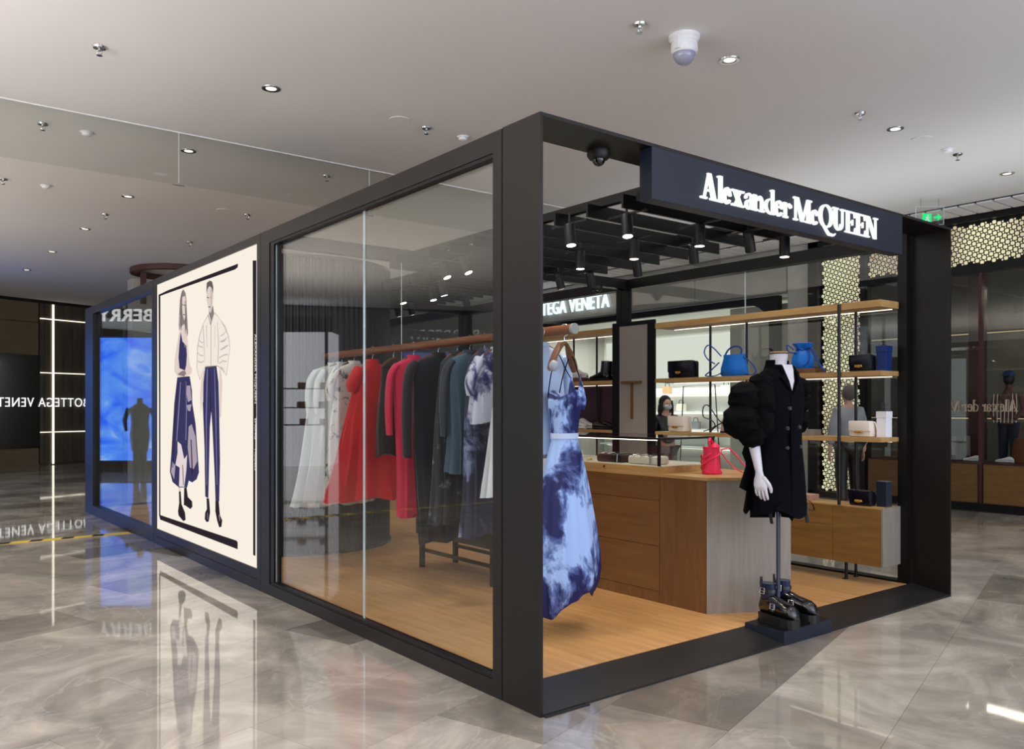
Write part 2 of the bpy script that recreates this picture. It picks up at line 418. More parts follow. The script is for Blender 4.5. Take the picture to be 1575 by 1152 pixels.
for z in (0.84, 2.36, 3.74):
    part('lit_ledge', wbox(MB(), 0.98, 2.48, 0.0, 0.04, z-0.012, z+0.010), M['strip'], tower)
part('vertical_light_line', wbox(MB(), 1.30, 1.328, 0.0, 0.05, 0.02, 4.12), M['strip'], tower)
for k, (u0, u1) in enumerate(((2.6, 4.9), (5.0, 7.3), (7.4, 9.7), (9.8, 12.1))):
    make('wall_panel', wbox(MB(), u0, u1, -0.05, 0.0, 0.05, 4.12), M['bronze'] if k % 2 == 0 else M['tan'], far)

# ---- wall along the right-hand concourse (x = 10)
fr = struct('wall_right', MB().box(10.0, 10.3, 12.5, 25, 0, HC).box(10.0, 10.3, 4.90, 5.36, 0, HC).box(10.0, 10.3, 5.36, 12.5, 3.42, HC).box(13.0, 13.2, -8, 25, 0, HC).box(10.3, 13, 12.5, 12.6, 0, HC), M['slab'])
struct('wall_back_right', MB().box(10.0, 10.3, -14, -4.6, 0, HC), M['slab'])
for y0, y1 in ((5.38, 7.35), (7.37, 9.30)):
    make('stone_panel', MB().box(9.965, 10.0, y0, y1, 3.44, 4.16), M['slab'], fr)
make('sign_panel', MB().box(9.94, 10.0, 9.33, 12.5, 3.42, 4.16), M['pier'], fr)
make('pier_face', MB().box(9.95, 10.0, 4.96, 5.34, 0.0, 4.19), M['pier'], fr)
bv = fit(text_mesh('BOTTEGA VENETA', 1.0, 0.02, 0.006, 1.05), (9.90, 12.45, 3.58), (0, -1, 0), 2.86, 0.30)
solo('shop_sign', bv, M['neon'], 'white glowing sign lettering reading BOTTEGA VENETA on the pale fascia beyond the booth', 'sign')
# white shop: rounded dark opening
wf = T('shop_opening_frame', 'dark opening frame with rounded upper corner around the bright white shop', 'frame', (10, 6.9, 0))
pts = []
for k in range(7):
    a = PI/2*k/6; pts.append((5.75-0.0+0.30*(1-math.sin(a))-0.0, 3.05+0.0+0.25*(1-math.cos(a))+0.0))
outer = [(5.36, 0.0), (5.36, 3.42), (12.5, 3.42), (12.5, 3.20), (6.15, 3.20)]
arc = [(6.15-0.42*math.sin(PI/2*k/6), 2.78+0.42*math.cos(PI/2*k/6)) for k in range(1, 7)]
wfm = MB().slabx([(5.52, 0.0), (5.52, 3.39), (12.4, 3.39), (12.4, 3.27), (6.12, 3.27)]+[(6.12-0.42*math.sin(PI/2*k/6), 2.85+0.42*math.cos(PI/2*k/6)) for k in range(1, 7)]+[(5.70, 0.0)], 9.93, 10.05)
part('frame', wfm, M['metal2'], wf)
ww = struct('wall_white_shop', MB().box(12.6, 12.9, 5.4, 12.5, 0, 3.42).box(10.3, 12.6, 5.36, 5.42, 0, 3.42), mat('shop_white', (232, 234, 226), 0.6, var=0.02))
struct('ceiling_white_shop', MB().box(10.05, 12.9, 5.4, 12.5, 3.36, 3.42), mat('shop_white2', (232, 234, 226), 0.6, var=0.02))
struct('wall_partition', MB().box(10.35, 10.42, 5.44, 6.84, 0, 3.3), mat('pale_green_grey_panel', (186, 190, 178), 0.5, var=0.03))
make('glow_panel', MB().box(12.57, 12.6, 7.3, 12.4, 1.95, 3.1), emis('lit_shop_back_wall', (238, 242, 228), 1.0), ww)  # wall itself glows, in place of the shop's bright lighting
# shelves in the white shop
for k, z in enumerate((0.55, 0.95, 1.35, 1.75)):
    sh = T('wall_shelf', ['lowest', 'second lowest', 'second highest', 'highest'][k]+' long white glowing shelf on the rear wall of the white shop', 'shelf', (12.4, 9.5, z), 'shelves in the white shop')
    part('board', MB().box(12.25, 12.58, 7.0, 12.3, z, z+0.035), M['white'], sh)
    part('light_strip', MB().box(12.5, 12.57, 7.0, 12.3, z-0.03, z-0.002), M['strip'], sh)
bagm = [fab('tan_bag', (190, 150, 110)), fab('mint_bag', (120, 190, 160)), fab('grey_bag', (120, 122, 124)), fab('cream_bag', (220, 214, 196))]
for k in range(12):
    z = (0.585, 0.985, 1.385, 1.785)[k % 4]; y = 7.25+0.42*k
    c = ['tan', 'mint green', 'grey', 'cream'][(k*5+k//4) % 4]
    wh = 'shelf of the white shop, number '+str(k)
    pos = ['nearest the pale partition', 'beside it a little deeper in', 'towards the near end', 'before the middle', 'left of the middle', 'at the middle', 'just past the middle', 'beyond the middle', 'towards the far end', 'near the far end', 'almost at the far end', 'at the very far end'][k]
    b = T('handbag', '%s handbag on white shop shelf, %s level, %s' % (c, ['lowest', 'second', 'third', 'top'][k % 4], pos), 'bag', (12.4, y, z), 'bags in the white shop')
    part('body', MB().rbox(12.33, 12.45, y-0.11, y+0.11, z, z+0.17, 0.02), bagm[(k*5+k//4) % 4], b, True)
    part('handle', MB().tube([(12.39, y-0.07, z+0.165), (12.39, y-0.05, z+0.25), (12.39, y+0.05, z+0.25), (12.39, y+0.07, z+0.165)], 0.008, 6), M['black'], b, True)
# clothes stand with rods in the white shop opening
cs = T('garment_stand', 'thin black frame garment stand inside the bright white shop', 'stand', (10.8, 8.0, 0))
part('frame', MB().tube([(10.8, 8.45, 0.02), (10.8, 8.35, 1.9), (10.8, 7.55, 1.92), (10.8, 7.4, 0.02)], 0.012, 6), M['black'], cs)
part('base', MB().tube([(10.5, 8.45, 0.015), (11.1, 8.45, 0.015)], 0.015, 6).tube([(10.5, 7.4, 0.015), (11.1, 7.4, 0.015)], 0.015, 6), M['black'], cs)

# ---- lattice shop front
ls = T('lattice_shopfront', 'black shop front of backlit perforated lattice with display window below', 'shopfront', (10.0, 1.0, 0))
part('frame', MB().box(9.86, 10.1, 4.73, 4.90, 0, 4.18).box(9.86, 10.1, -4.6, 4.9, 4.09, 4.18).box(9.90, 10.1, 3.93, 4.01, 0, 4.1).box(9.86, 10.1, -4.6, 4.0, 3.36, 3.47).box(9.86, 10.1, 3.93, 4.9, 0, 0.10).box(9.88, 10.1, -4.6, 3.93, 0, 0.12).box(9.98, 10.0, -4.6, 4.8, 3.45, 4.1).box(9.98, 10.0, 4.0, 4.8, 0.1, 4.1), M['metal2'], ls)
cells_mb = MB()
def lattice(y0, y1, z0, z1):
    a, b = 0.049, 0.021
    ax, az = 0.064, 0.028; bx, bz = -az, ax
    for i in range(-120, 200):
        for j in range(-140, 140):
            cy = y0+i*ax+j*bx; cz = z0+i*az+j*bz
            if y0+a*0.5 < cy < y1-a*0.5 and z0+a*0.5 < cz < z1-a*0.5:
                r = a/2
                p8 = [(cy+r*u, cz+r*v) for u, v in ((-1, -.6), (-.6, -1), (.6, -1), (1, -.6), (1, .6), (.6, 1), (-.6, 1), (-1, .6))]
                cells_mb.add([(9.972, u, v) for u, v in p8], [tuple(range(8))])
            qy, qz = cy+(ax+bx)/2, cz+(az+bz)/2
            if y0+b < qy < y1-b and z0+b < qz < z1-b:
                r = b/2; cells_mb.add([(9.972, qy-r, qz-r), (9.972, qy+r, qz-r), (9.972, qy+r, qz+r), (9.972, qy-r, qz+r)], [(0, 1, 2, 3)])
lattice(4.03, 4.72, 0.10, 4.08)
lattice(-1.5, 3.92, 3.48, 4.08)
qq = NT('backlit_lattice_openings'); e = qq.n('ShaderNodeEmission'); nz = qq.n('ShaderNodeTexNoise', Scale=1.3, Detail=1.0)
qq.l(qq.coords('Object'), nz.inputs['Vector']); rr_ = qq.ramp([(0.35, lin((196, 178, 150))), (0.65, lin((255, 248, 205)))], nz.outputs['Fac'])
qq.l(rr_.outputs[0], e.inputs[0]); e.inputs[1].default_value = 0.9; qq.l(e.outputs[0], qq.out.inputs[0])
co = part('perforation_openings', cells_mb, qq.m, ls); co['kind'] = 'stuff'
for y0, y1 in ((2.24, 3.90), (0.4, 2.20), (-1.5, 0.36)):
    part('window_pane', MB().box(9.93, 9.94, y0, y1, 0.68, 3.36), M['glass'], ls)
    part('timber_panel', MB().box(9.91, 9.97, y0+0.02, y1-0.02, 0.12, 0.66), wood('dark_timber_panel', (92, 66, 34), (112, 82, 44), 0.4, (14, 1.5, 14)) if y0 > 2 else bpy.data.materials['dark_timber_panel'], ls)
for y in (2.22, 0.38):
    part('mullion', MB().box(9.90, 9.98, y-0.022, y+0.022, 0.1, 3.36), M['burgundy'], ls)
struct('wall_dark_shop', MB().box(12.4, 12.5, -4.6, 4.7, 0, HC).box(10.1, 12.4, 4.66, 4.72, 0, HC), mat('dark_stone_wall', (96, 92, 84), 0.6, var=0.15, scale=(2, 2, 2)))
struct('trim_sill', MB().box(9.94, 10.5, -4.6, 3.9, 0.62, 0.68), M['burgundy'])
pl = T('display_pillar', 'brown wooden pillar standing inside the dark shop window', 'pillar', (10.7, 2.3, 0))
part('shaft', MB().box(10.6, 10.85, 2.52, 2.68, 0.68, 3.5), M['burgundy'], pl)
part('capital', MB().box(10.58, 10.87, 2.50, 2.70, 3.42, 3.5), M['metal2'], pl)
for k, z in enumerate((1.33, 2.62)):
    t = T('display_shelf', ['lower', 'upper'][k]+' dark display shelf behind the dark shop window', 'shelf', (11.0, 1.6, z), 'shelves in the dark shop')
    part('board', MB().box(10.9, 11.25, -0.5, 4.4, z-0.025, z), M['burgundy'], t)
    part('light_strip', MB().box(10.9, 10.92, -0.5, 4.4, z-0.04, z-0.026), emis('dim_strip%d' % k, (255, 225, 170), 0.5), t)

# ---- louvred air grille along the right-hand ceiling
gr = T('ceiling_air_grille', 'long white louvred air grille in the ceiling edge above the shop fronts', 'grille', (9.55, 4, HC-0.02))
part('tray', MB().box(9.2, 9.84, -2, 12.6, HC-0.012, HC-0.004), M['metal2'], gr)
gm = MB().box(-0.30, 0.30, -0.095, 0.095, -0.03, -0.012); gm0 = None
for k in range(66):
    if gm0 is None:
        gm0 = make('louvre_slat', gm, M['ceiling'], gr); o = gm0
    else:
        o = gm0.copy(); COL.objects.link(o); o.parent = gr
    o.location = (-0.03, -6+0.11+k*0.222, 0.02)

# ---- hanging smoke screen of clear glass
sm = T('glass_smoke_screen', 'clear glass smoke screen hanging from the ceiling across the concourse', 'glass screen', (0, 5.607, HC))
for k in range(-5, 4):
    x = k*2.124
    if x > 9: continue
    part('glass_pane', MB().box(x+0.004, x+2.12, 5.603, 5.611, 3.676, HC-0.01), M['glass_thin'], sm)
    part('polished_edge', MB().box(x+0.0, x+0.004, 5.602, 5.612, 3.676, HC-0.01), M['gedge'], sm)
part('ceiling_channel', MB().box(-10.6, 8.49, 5.598, 5.616, HC-0.012, HC-0.0005), M['white'], sm)
part('bottom_clip', MB().box(-0.06, 0.06, 5.595, 5.619, 3.668, 3.684), M['chrome'], sm)
part('bottom_clip', MB().box(2.07, 2.18, 5.595, 5.619, 3.668, 3.684), M['chrome'], sm)

# ---- ceiling fittings
dl = T('ceiling_downlight', 'x', 'lamp', (0, 0, 0), 'recessed ceiling downlights')
part('trim_ring', MB().loft([[(r*math.cos(2*PI*k/20), r*math.sin(2*PI*k/20), z) for k in range(20)] for r, z in ((0.044, 0.0), (0.052, -0.005), (0.066, -0.006), (0.078, -0.005), (0.08, 0.0))], caps=False), M['chrome'], dl, True)
part('lens', MB().lathe([(0.001, -0.003), (0.045, -0.003), (0.045, 0.0), (0.001, 0.0)], n=20), M['lampdim'], dl)
DL = [(0.285, 3.944), (0.27, 6.174), (0.251, 8.629), (0.234, 11.143), (0.175, 13.557), (0.133, 16.045), (2.849, 6.15), (2.906, 1.147), (5.529, 1.169), (8.1, 1.162)]
XT = [(0.285, 1.2), (-2.4, 1.17), (-2.4, 3.95), (-2.4, 6.17), (-2.4, 8.63), (5.5, 3.95), (5.5, 6.17), (8.1, 6.17), (8.1, 8.63), (5.5, 8.63), (0.3, -1.4), (2.9, -1.4), (5.5, -1.4), (-2.4, -1.4), (8.1, 3.95)]
XW = ['above the corner of glazed side and portal', 'over the left concourse in line with the portal', 'over the left concourse in line with the lit poster', 'over the left concourse just beyond the smoke screen', 'over the left concourse before the hazard tape ends', 'above the oak cabinet side of the booth', 'behind the booth towards the white shop', 'before the pale stone pier', 'before the white shop opening', 'above the booth roof end by the shoe wall', 'in front of the portal post', 'in front of the mannequin', 'in front of the fascia end', 'over the open floor in front of the glazed side', 'between lattice shop and booth wall']
words_ = ['above the lit poster', 'behind the glass smoke screen over the poster', 'second beyond the smoke screen', 'third beyond the smoke screen', 'fourth in the row running away over the poster', 'farthest of the row over the poster', 'beyond the smoke screen over the booth glass', 'next to the white dome camera', 'between the dome camera and the exit sign', 'above the lattice shop front']
for k, (x, y) in enumerate(DL+XT):
    lab = 'round recessed ceiling downlight '+(words_[k] if k < 10 else XW[k-10])
    c = clone(dl, (x, y, HC-0.001), lab, group='recessed ceiling downlights') if k else dl
    if k == 0: c.location = (x, y, HC-0.001); c['label'] = lab
    spot('downlight_beam', (x, y, HC-0.03), (x, y, 0), 100, (1.0, 0.95, 0.88), 100, 0.8, 0.06)
sp = T('fire_sprinkler', 'x', 'sprinkler', (0, 0, 0), 'ceiling sprinklers')
part('escutcheon', MB().lathe([(0.001, 0.0), (0.05, 0.0), (0.045, -0.012), (0.02, -0.016), (0.001, -0.016)], n=16), M['chrome'], sp, True)
part('frame', MB().cyl((0, 0, -0.01), (0, 0, -0.03), 0.012, 0.012, 8).tube([(-0.012, 0, -0.028), (-0.018, 0, -0.045), (-0.006, 0, -0.062)], 0.004, 6).tube([(0.012, 0, -0.028), (0.018, 0, -0.045), (0.006, 0, -0.062)], 0.004, 6), M['chrome'], sp)
part('deflector', MB().cyl((0, 0, -0.062), (0, 0, -0.066), 0.022, 0.022, 12), M['chrome'], sp)
SPK = [((-1.067, 3.947), 'nearest the top left of the view'), ((-1.106, 6.158), 'just beyond the smoke screen over the tape'), ((-1.14, 8.659), 'farther along at the edge of view'), ((0.253, 9.9), 'beside the second downlight row'), ((1.856, 6.142), 'beyond the smoke screen above the booth glass'), ((1.874, 3.974), 'above the booth beam beside a smoke detector'), ((1.895, 1.155), 'beside the white dome camera'), ((4.846, 1.149), 'over the sign fascia end'), ((6.864, 1.171), 'beside the smoke detector near the exit sign'), ((1.849, 8.678), 'in the shadowed ceiling beyond the screen'), ((1.812, 11.185), 'farthest above the poster frame')]
for k, ((x, y), w) in enumerate(SPK):
    c = clone(sp, (x, y, HC-0.001)) if k else sp
    c.location = (x, y, HC-0.001); c['label'] = 'small chrome ceiling sprinkler '+w
sd = T('smoke_detector', 'x', 'detector', (0, 0, 0), 'ceiling smoke detectors')
part('base', MB().lathe([(0.001, 0.0), (0.06, 0.0), (0.06, -0.015), (0.001, -0.015)], n=20), M['white'], sd, True)
part('sensor_head', MB().lathe([(0.001, -0.015), (0.045, -0.015), (0.04, -0.035), (0.02, -0.045), (0.001, -0.045)], n=20), M['white'], sd, True)
for k, ((x, y), w) in enumerate([((-0.721, 6.172), 'right of the first far sprinkler'), ((-0.689, 8.679), 'in the second row beyond the smoke screen'), ((2.311, 3.982), 'just above the booth top beam'), ((6.594, 1.151), 'between a flat speaker and a sprinkler')]):
    c = clone(sd, (x, y, HC-0.001)) if k else sd
    c.location = (x, y, HC-0.001); c['label'] = 'small white ceiling smoke detector '+w
cd = T('ceiling_speaker', 'x', 'speaker', (0, 0, 0), 'flat round ceiling speakers')
part('rim', MB().lathe([(0.085, 0.0), (0.1, 0.0), (0.1, -0.006), (0.085, -0.006)], n=24), M['ceiling'], cd, True)
part('grille', MB().lathe([(0.001, 0.0), (0.086, 0.0), (0.086, -0.003), (0.001, -0.003)], n=24), mat('speaker_mesh_grey', (165, 160, 155), 0.6), cd)
for k, ((x, y), w) in enumerate([((1.555, 3.942), 'over the booth glass'), ((6.034, 1.153), 'beside the far downlight near the exit sign'), ((1.486, 8.615), 'in the dim ceiling beyond the smoke screen')]):
    c = clone(cd, (x, y, HC-0.001)) if k else cd
    c.location = (x, y, HC-0.001); c['label'] = 'flat round speaker grille in the ceiling '+w
# dome cameras
dc = T('dome_camera', 'large white dome security camera on the ceiling above the booth', 'camera', (2.30, 1.09, HC))
part('mount', MB().lathe([(0.001, HC), (0.115, HC), (0.115, HC-0.02), (0.10, HC-0.035), (0.10, HC-0.05), (0.001, HC-0.05)], (2.30, 1.09), 28), M['white'], dc, True)
part('housing', MB().lathe([(0.095, HC-0.05), (0.10, HC-0.11), (0.085, HC-0.13), (0.001, HC-0.13)], (2.30, 1.09), 28), M['white'], dc, True)
part('dome', MB().lathe([(0.082, HC-0.12)]+[(0.082*math.cos(a), HC-0.13-0.082*math.sin(a)) for a in [k*PI/16 for k in range(0, 8)]]+[(0.002, HC-0.212)], (2.30, 1.09), 28), mat('smoked_dome', (150, 150, 172), 0.12, 0, 0.6), dc, True)
part('side_bracket', MB().box(2.19, 2.215, 1.05, 1.10, HC-0.12, HC-0.03), M['white'], dc, bevel=0.006)
# exit sign
ex = T('exit_sign', 'hanging clear exit sign with green running figure and arrow', 'sign', (8.56, 2.28, 4.06))
er = Vector((0.788, -0.615, 0)); en = Vector((-0.615, -0.788, 0)); ec = Vector((8.56, 2.285, 0))
def exq(mb, u0, u1, z0, z1, n0=0.0, n1=0.012):
    P = lambda u, n, z: tuple(ec+er*u+en*n+Vector((0, 0, z)))
    return mb.add([P(u0, n0, z0), P(u1, n0, z0), P(u1, n1, z0), P(u0, n1, z0), P(u0, n0, z1), P(u1, n0, z1), P(u1, n1, z1), P(u0, n1, z1)],
                  [(0, 3, 2, 1), (4, 5, 6, 7), (0, 1, 5, 4), (1, 2, 6, 5), (2, 3, 7, 6), (3, 0, 4, 7)])
def expoly(pts, n0=0.012, n1=0.015):
    mb = MB(); P = lambda u, n, z: tuple(ec+er*u+en*n+Vector((0, 0, z))); m = len(pts)
    return mb.add([P(u, n0, z) for u, z in pts]+[P(u, n1, z) for u, z in pts], [tuple(range(m)), tuple(range(2*m-1, m-1, -1))]+[(i, (i+1) % m, m+(i+1) % m, m+i) for i in range(m)])
part('clear_plate', exq(MB(), -0.18, 0.18, 3.86, 4.09), M['glass'], ex)
part('plate_edge', exq(exq(exq(exq(MB(), -0.184, -0.18, 3.86, 4.09), 0.18, 0.184, 3.86, 4.09), -0.18, 0.18, 3.856, 3.86), -0.18, 0.18, 4.09, 4.094), M['gedge'], ex)
part('pictogram_field', exq(MB(), -0.10, 0.02, 3.89, 4.0, 0.012, 0.014), M['green'], ex)
part('arrow', expoly([(0.05, 3.935), (0.10, 3.935), (0.10, 3.90), (0.155, 3.95), (0.10, 4.0), (0.10, 3.965), (0.05, 3.965)]), M['green'], ex)
fig = MB()
for pts in ([(-0.055, 3.955), (-0.03, 3.965), (-0.02, 3.935), (-0.045, 3.925)], [(-0.045, 3.93), (-0.02, 3.935), (-0.005, 3.90), (-0.02, 3.897), (-0.035, 3.918)], [(-0.05, 3.93), (-0.035, 3.925), (-0.06, 3.897), (-0.075, 3.9)], [(-0.035, 3.96), (-0.03, 3.968), (-0.005, 3.95), (-0.008, 3.942)], [(-0.035, 3.972), (-0.022, 3.972), (-0.02, 3.985), (-0.033, 3.987)]):
    m_ = expoly(pts, 0.014, 0.016); fig.add(m_.v, m_.f)
part('running_figure', fig, M['white'], ex)
part('suspension_rod', exq(exq(MB(), -0.12, -0.115, 4.09, HC), 0.115, 0.12, 4.09, HC), M['chrome'], ex)

# ---- round ceiling ring on its column far behind
rg = T('ring_canopy_column', 'pale square column under a brown ring canopy beyond the booth', 'column', (2.0, 14.6, 0))
part('shaft', MB().box(1.72, 2.12, 14.45, 14.85, 0, 4.0), M['pier'], rg, bevel=0.01)
part('ring', MB().loft([[(2.55+r*math.cos(2*PI*k/48), 14.3+r*math.sin(2*PI*k/48), z) for k in range(48)] for r, z in ((0.9, 4.19), (0.9, 4.10), (0.75, 4.10), (0.75, 4.19))], caps=False, closed=True), mat('red_brown_ring', (84, 52, 44), 0.4), rg, True)
part('bracket', MB().box(1.86, 1.96, 14.40, 14.46, 3.5, 4.12), bpy.data.materials['red_brown_ring'], rg)

# ---- hazard tape on the floor
tp = T('hazard_tape', 'yellow and black striped tape stuck across the concourse floor', 'tape', (-2, 7.43, 0))
n_ = 0
ym = mat('yellow_tape', (205, 176, 48), 0.5); y = 7.42
part('yellow_tape', MB().box(-7.0, -0.02, 7.35, 7.49, 0.0, 0.004), ym, tp)
x = -6.95
while x < -0.2:
    part('black_stripe', MB().prism([(x, 7.35), (x+0.12, 7.35), (x+0.17, 7.49), (x+0.05, 7.49)], 0.004, 0.005), M['black'], tp)
    x += 0.31

# ================================================================== SHOPS ACROSS THE LEFT CONCOURSE (seen reflected in the booth glass)
def seg_frame(a, b):
    a = Vector(a+(0,)); b = Vector(b+(0,)); r = (b-a).normalized(); n = r.cross(Vector((0, 0, 1)))
    def bx(mb, u0, u1, n0, n1, z0, z1):
        P = lambda u, nn, z: tuple(a+r*u+n*nn+Vector((0, 0, z)))
        return mb.add([P(u0, n0, z0), P(u1, n0, z0), P(u1, n1, z0), P(u0, n1, z0), P(u0, n0, z1), P(u1, n0, z1), P(u1, n1, z1), P(u0, n1, z1)],
                      [(0, 3, 2, 1), (4, 5, 6, 7), (0, 1, 5, 4), (1, 2, 6, 5), (2, 3, 7, 6), (3, 0, 4, 7)])
    return a, r, n, bx
a_, r_, n_, bx = seg_frame((-3.6, 16.3), (-1.62, 17.85))
vs = T('video_wall_shopfront', 'shop front with a tall blue video wall and a dark lintel', 'shopfront', tuple(a_))
part('surround', bx(bx(bx(bx(MB(), -0.3, 2.75, -0.3, -0.12, 0, 4.15), -0.3, 2.75, -0.12, 0.03, 3.08, 3.2), -0.3, 2.75, -0.12, 0.0, 0, 0.24), 2.55, 2.75, -0.12, 0.06, 0, 4.15), M['darkwall'], vs)
sq = NT('video_wall_picture'); e2 = sq.n('ShaderNodeEmission'); nz2 = sq.n('ShaderNodeTexNoise', Scale=1.1, Detail=3.0, Distortion=1.5)
sq.l(sq.coords('Object', (1, 1, 1.6)), nz2.inputs['Vector']); rr2 = sq.ramp([(0.3, lin((44, 104, 255))), (0.55, lin((96, 156, 255))), (0.75, lin((190, 215, 255)))], nz2.outputs['Fac'])
sq.l(rr2.outputs[0], e2.inputs[0]); e2.inputs[1].default_value = 1.7; sq.l(e2.outputs[0], sq.out.inputs[0])
part('video_panel', bx(MB(), -0.2, 2.5, -0.1, -0.06, 0.26, 3.06), sq.m, vs)
bb = fit(text_mesh('BURBERRY', 1.0, 0.02, 0.008, 1.05), tuple(a_+r_*0.32+n_*0.10+Vector((0, 0, 3.42))), tuple(r_), 2.05, 0.27)
solo('shop_sign', bb, M['logo'], 'white sign lettering reading BURBERRY above the blue video wall', 'sign')
solo('shop_mannequin', MB().loft([ell(-2.05, 15.62, z, rx, ry, 20, 0.6) for z, rx, ry in ((0.55, .16, .12), (0.9, .20, .15), (1.15, .17, .13), (1.3, .19, .13), (1.45, .21, .12), (1.52, .12, .09), (1.56, .06, .06), (1.66, .055, .055))]).cyl((-2.13, 15.62, 0), (-2.11, 15.62, 0.6), .05, .08).cyl((-1.97, 15.62, 0), (-1.99, 15.62, 0.6), .05, .08).tube([(-2.25, 15.55, 1.45), (-2.33, 15.5, 1.2), (-2.3, 15.42, 0.98)], [.05, .045, .03], 10).tube([(-1.85, 15.7, 1.45), (-1.77, 15.7, 1.2), (-1.78, 15.62, 0.98)], [.05, .045, .03], 10),
     M['black'], 'headless mannequin in a black dress standing before the blue video wall', 'mannequin', smooth=True)
a_, r_, n_, bx = seg_frame((-6.70, 16.42), (-5.18, 17.60))
nw = T('white_shop_niche', 'white lit shop bay with three shelves and dark steel uprights', 'shop bay', tuple(a_))
part('shell', bx(bx(bx(bx(bx(MB(), 0, 1.95, -1.3, -1.2, 0, 3.4), 0, 0.05, -1.2, 0, 0, 3.4), 1.9, 1.95, -1.2, 0, 0, 3.4), 0, 1.95, -1.2, 0, 3.3, 3.4), 0, 1.95, -1.2, 0, 0, 0.22), emis('glowing_white_niche', (226, 228, 235), 1.5), nw)  # shell glows by itself, standing in for the bay's lighting
part('lintel', bx(MB(), -0.1, 2.05, 0, 0.1, 3.36, 3.75), M['metal2'], nw)
for u in (0.0, 1.15, 1.3, 1.9): part('upright', bx(MB(), u, u+0.07, 0, 0.08, 0, 3.4), M['metal2'], nw)
for z in (1.0, 1.45, 1.95): part('shelf', bx(MB(), 0.05, 1.9, -1.2, -0.8, z, z+0.03), M['metal2'], nw)
for k, (u, z, w) in enumerate(((0.2, 1.03, .22), (0.75, 1.03, .2), (1.5, 1.03, .26), (0.25, 1.48, .2), (0.8, 1.48, .22), (1.6, 1.48, .2), (0.2, 1.98, .22), (0.8, 1.98, .2), (1.55, 1.98, .24))):
    q = bx(MB(), u, u+w, -1.05, -0.9, z, z+0.15)
    solo('handbag', q, [M['black'], M['soil'], fab('slate_bag', (90, 96, 130))][k % 3], ['black', 'brown', 'slate'][k % 3]+' box handbag on the %s shelf of the white shop bay, %s' % (['lowest', 'middle', 'upper'][k//3], ['near side', 'centre', 'far side'][k % 3]), 'bag', 'bags in the white shop bay', bevel=0.015)

# ================================================================== THE BOOTH
BL, BW, BH = 9.94, 4.13, 2.841
fz = 0.06
pf = struct('floor_booth', MB().box(0.1, 4.03, 0.295, 9.85, 0.0, fz-0.012), M['groove'])
pw = 0.19; pm = {}
k = 0
x = 0.10
while x < 4.03:
    w = min(pw, 4.03-x)
    y = 0.295+(k % 3)*-0.55
    while y < 9.85:
        L = 1.65
        a = max(y, 0.295); b = min(y+L, 9.85)
        if b-a > 0.05:
            key = (round(w, 3), round(b-a, 3))
            if key not in pm:
                mb = MB().box(0.0008, w-0.0008, 0.001, b-a-0.001, -0.012, 0)
                me = bpy.data.meshes.new('floor_plank'); me.from_pydata(mb.v, [], mb.f); me.materials.append(M['oakfloor']); pm[key] = me
            o = bpy.data.objects.new('floor_plank', pm[key]); COL.objects.link(o); o.parent = pf; o.location = (x, a, fz)
        y += L
    x += pw; k += 1
# portal: thin plates forming the mouth of the booth
po = T('entrance_portal', 'dark bronze entrance portal of thin plates around the booth opening', 'portal', (0, 0, 0))
D = 0.290
part('side_plate', MB().box(0, 0.018, 0, D, 0, BH), M['metal'], po)
part('side_plate', MB().box(4.112, 4.13, 0, D, 0, BH), M['metal'], po)
part('top_plate', MB().box(0.018, 4.112, 0, D, BH-0.018, BH), M['metal'], po)
mb = MB(); mb.add([(0.018, 0, 0), (4.112, 0, 0), (4.112, D, 0), (0.018, D, 0), (0.018, 0, 0.012), (4.112, 0, 0.012), (4.112, D, fz), (0.018, D, fz)],
                  [(0, 3, 2, 1), (4, 5, 6, 7), (0, 1, 5, 4), (1, 2, 6, 5), (2, 3, 7, 6), (3, 0, 4, 7)])
part('threshold_ramp', mb, M['ramp'], po)
part('rubber_strip', MB().box(0.02, 0.30, -0.022, -0.002, 0.0, 0.006), M['black'], po)
# fascia sign
fs = T('fascia_sign', 'dark fascia box with lit white Alexander McQUEEN lettering over the entrance', 'sign', (2.06, 0.04, 2.548))
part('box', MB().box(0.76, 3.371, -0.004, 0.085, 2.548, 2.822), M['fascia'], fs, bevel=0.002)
part('rear_rail', MB().box(0.76, 3.371, 0.085, 0.11, 2.56, 2.60), M['metal2'], fs)
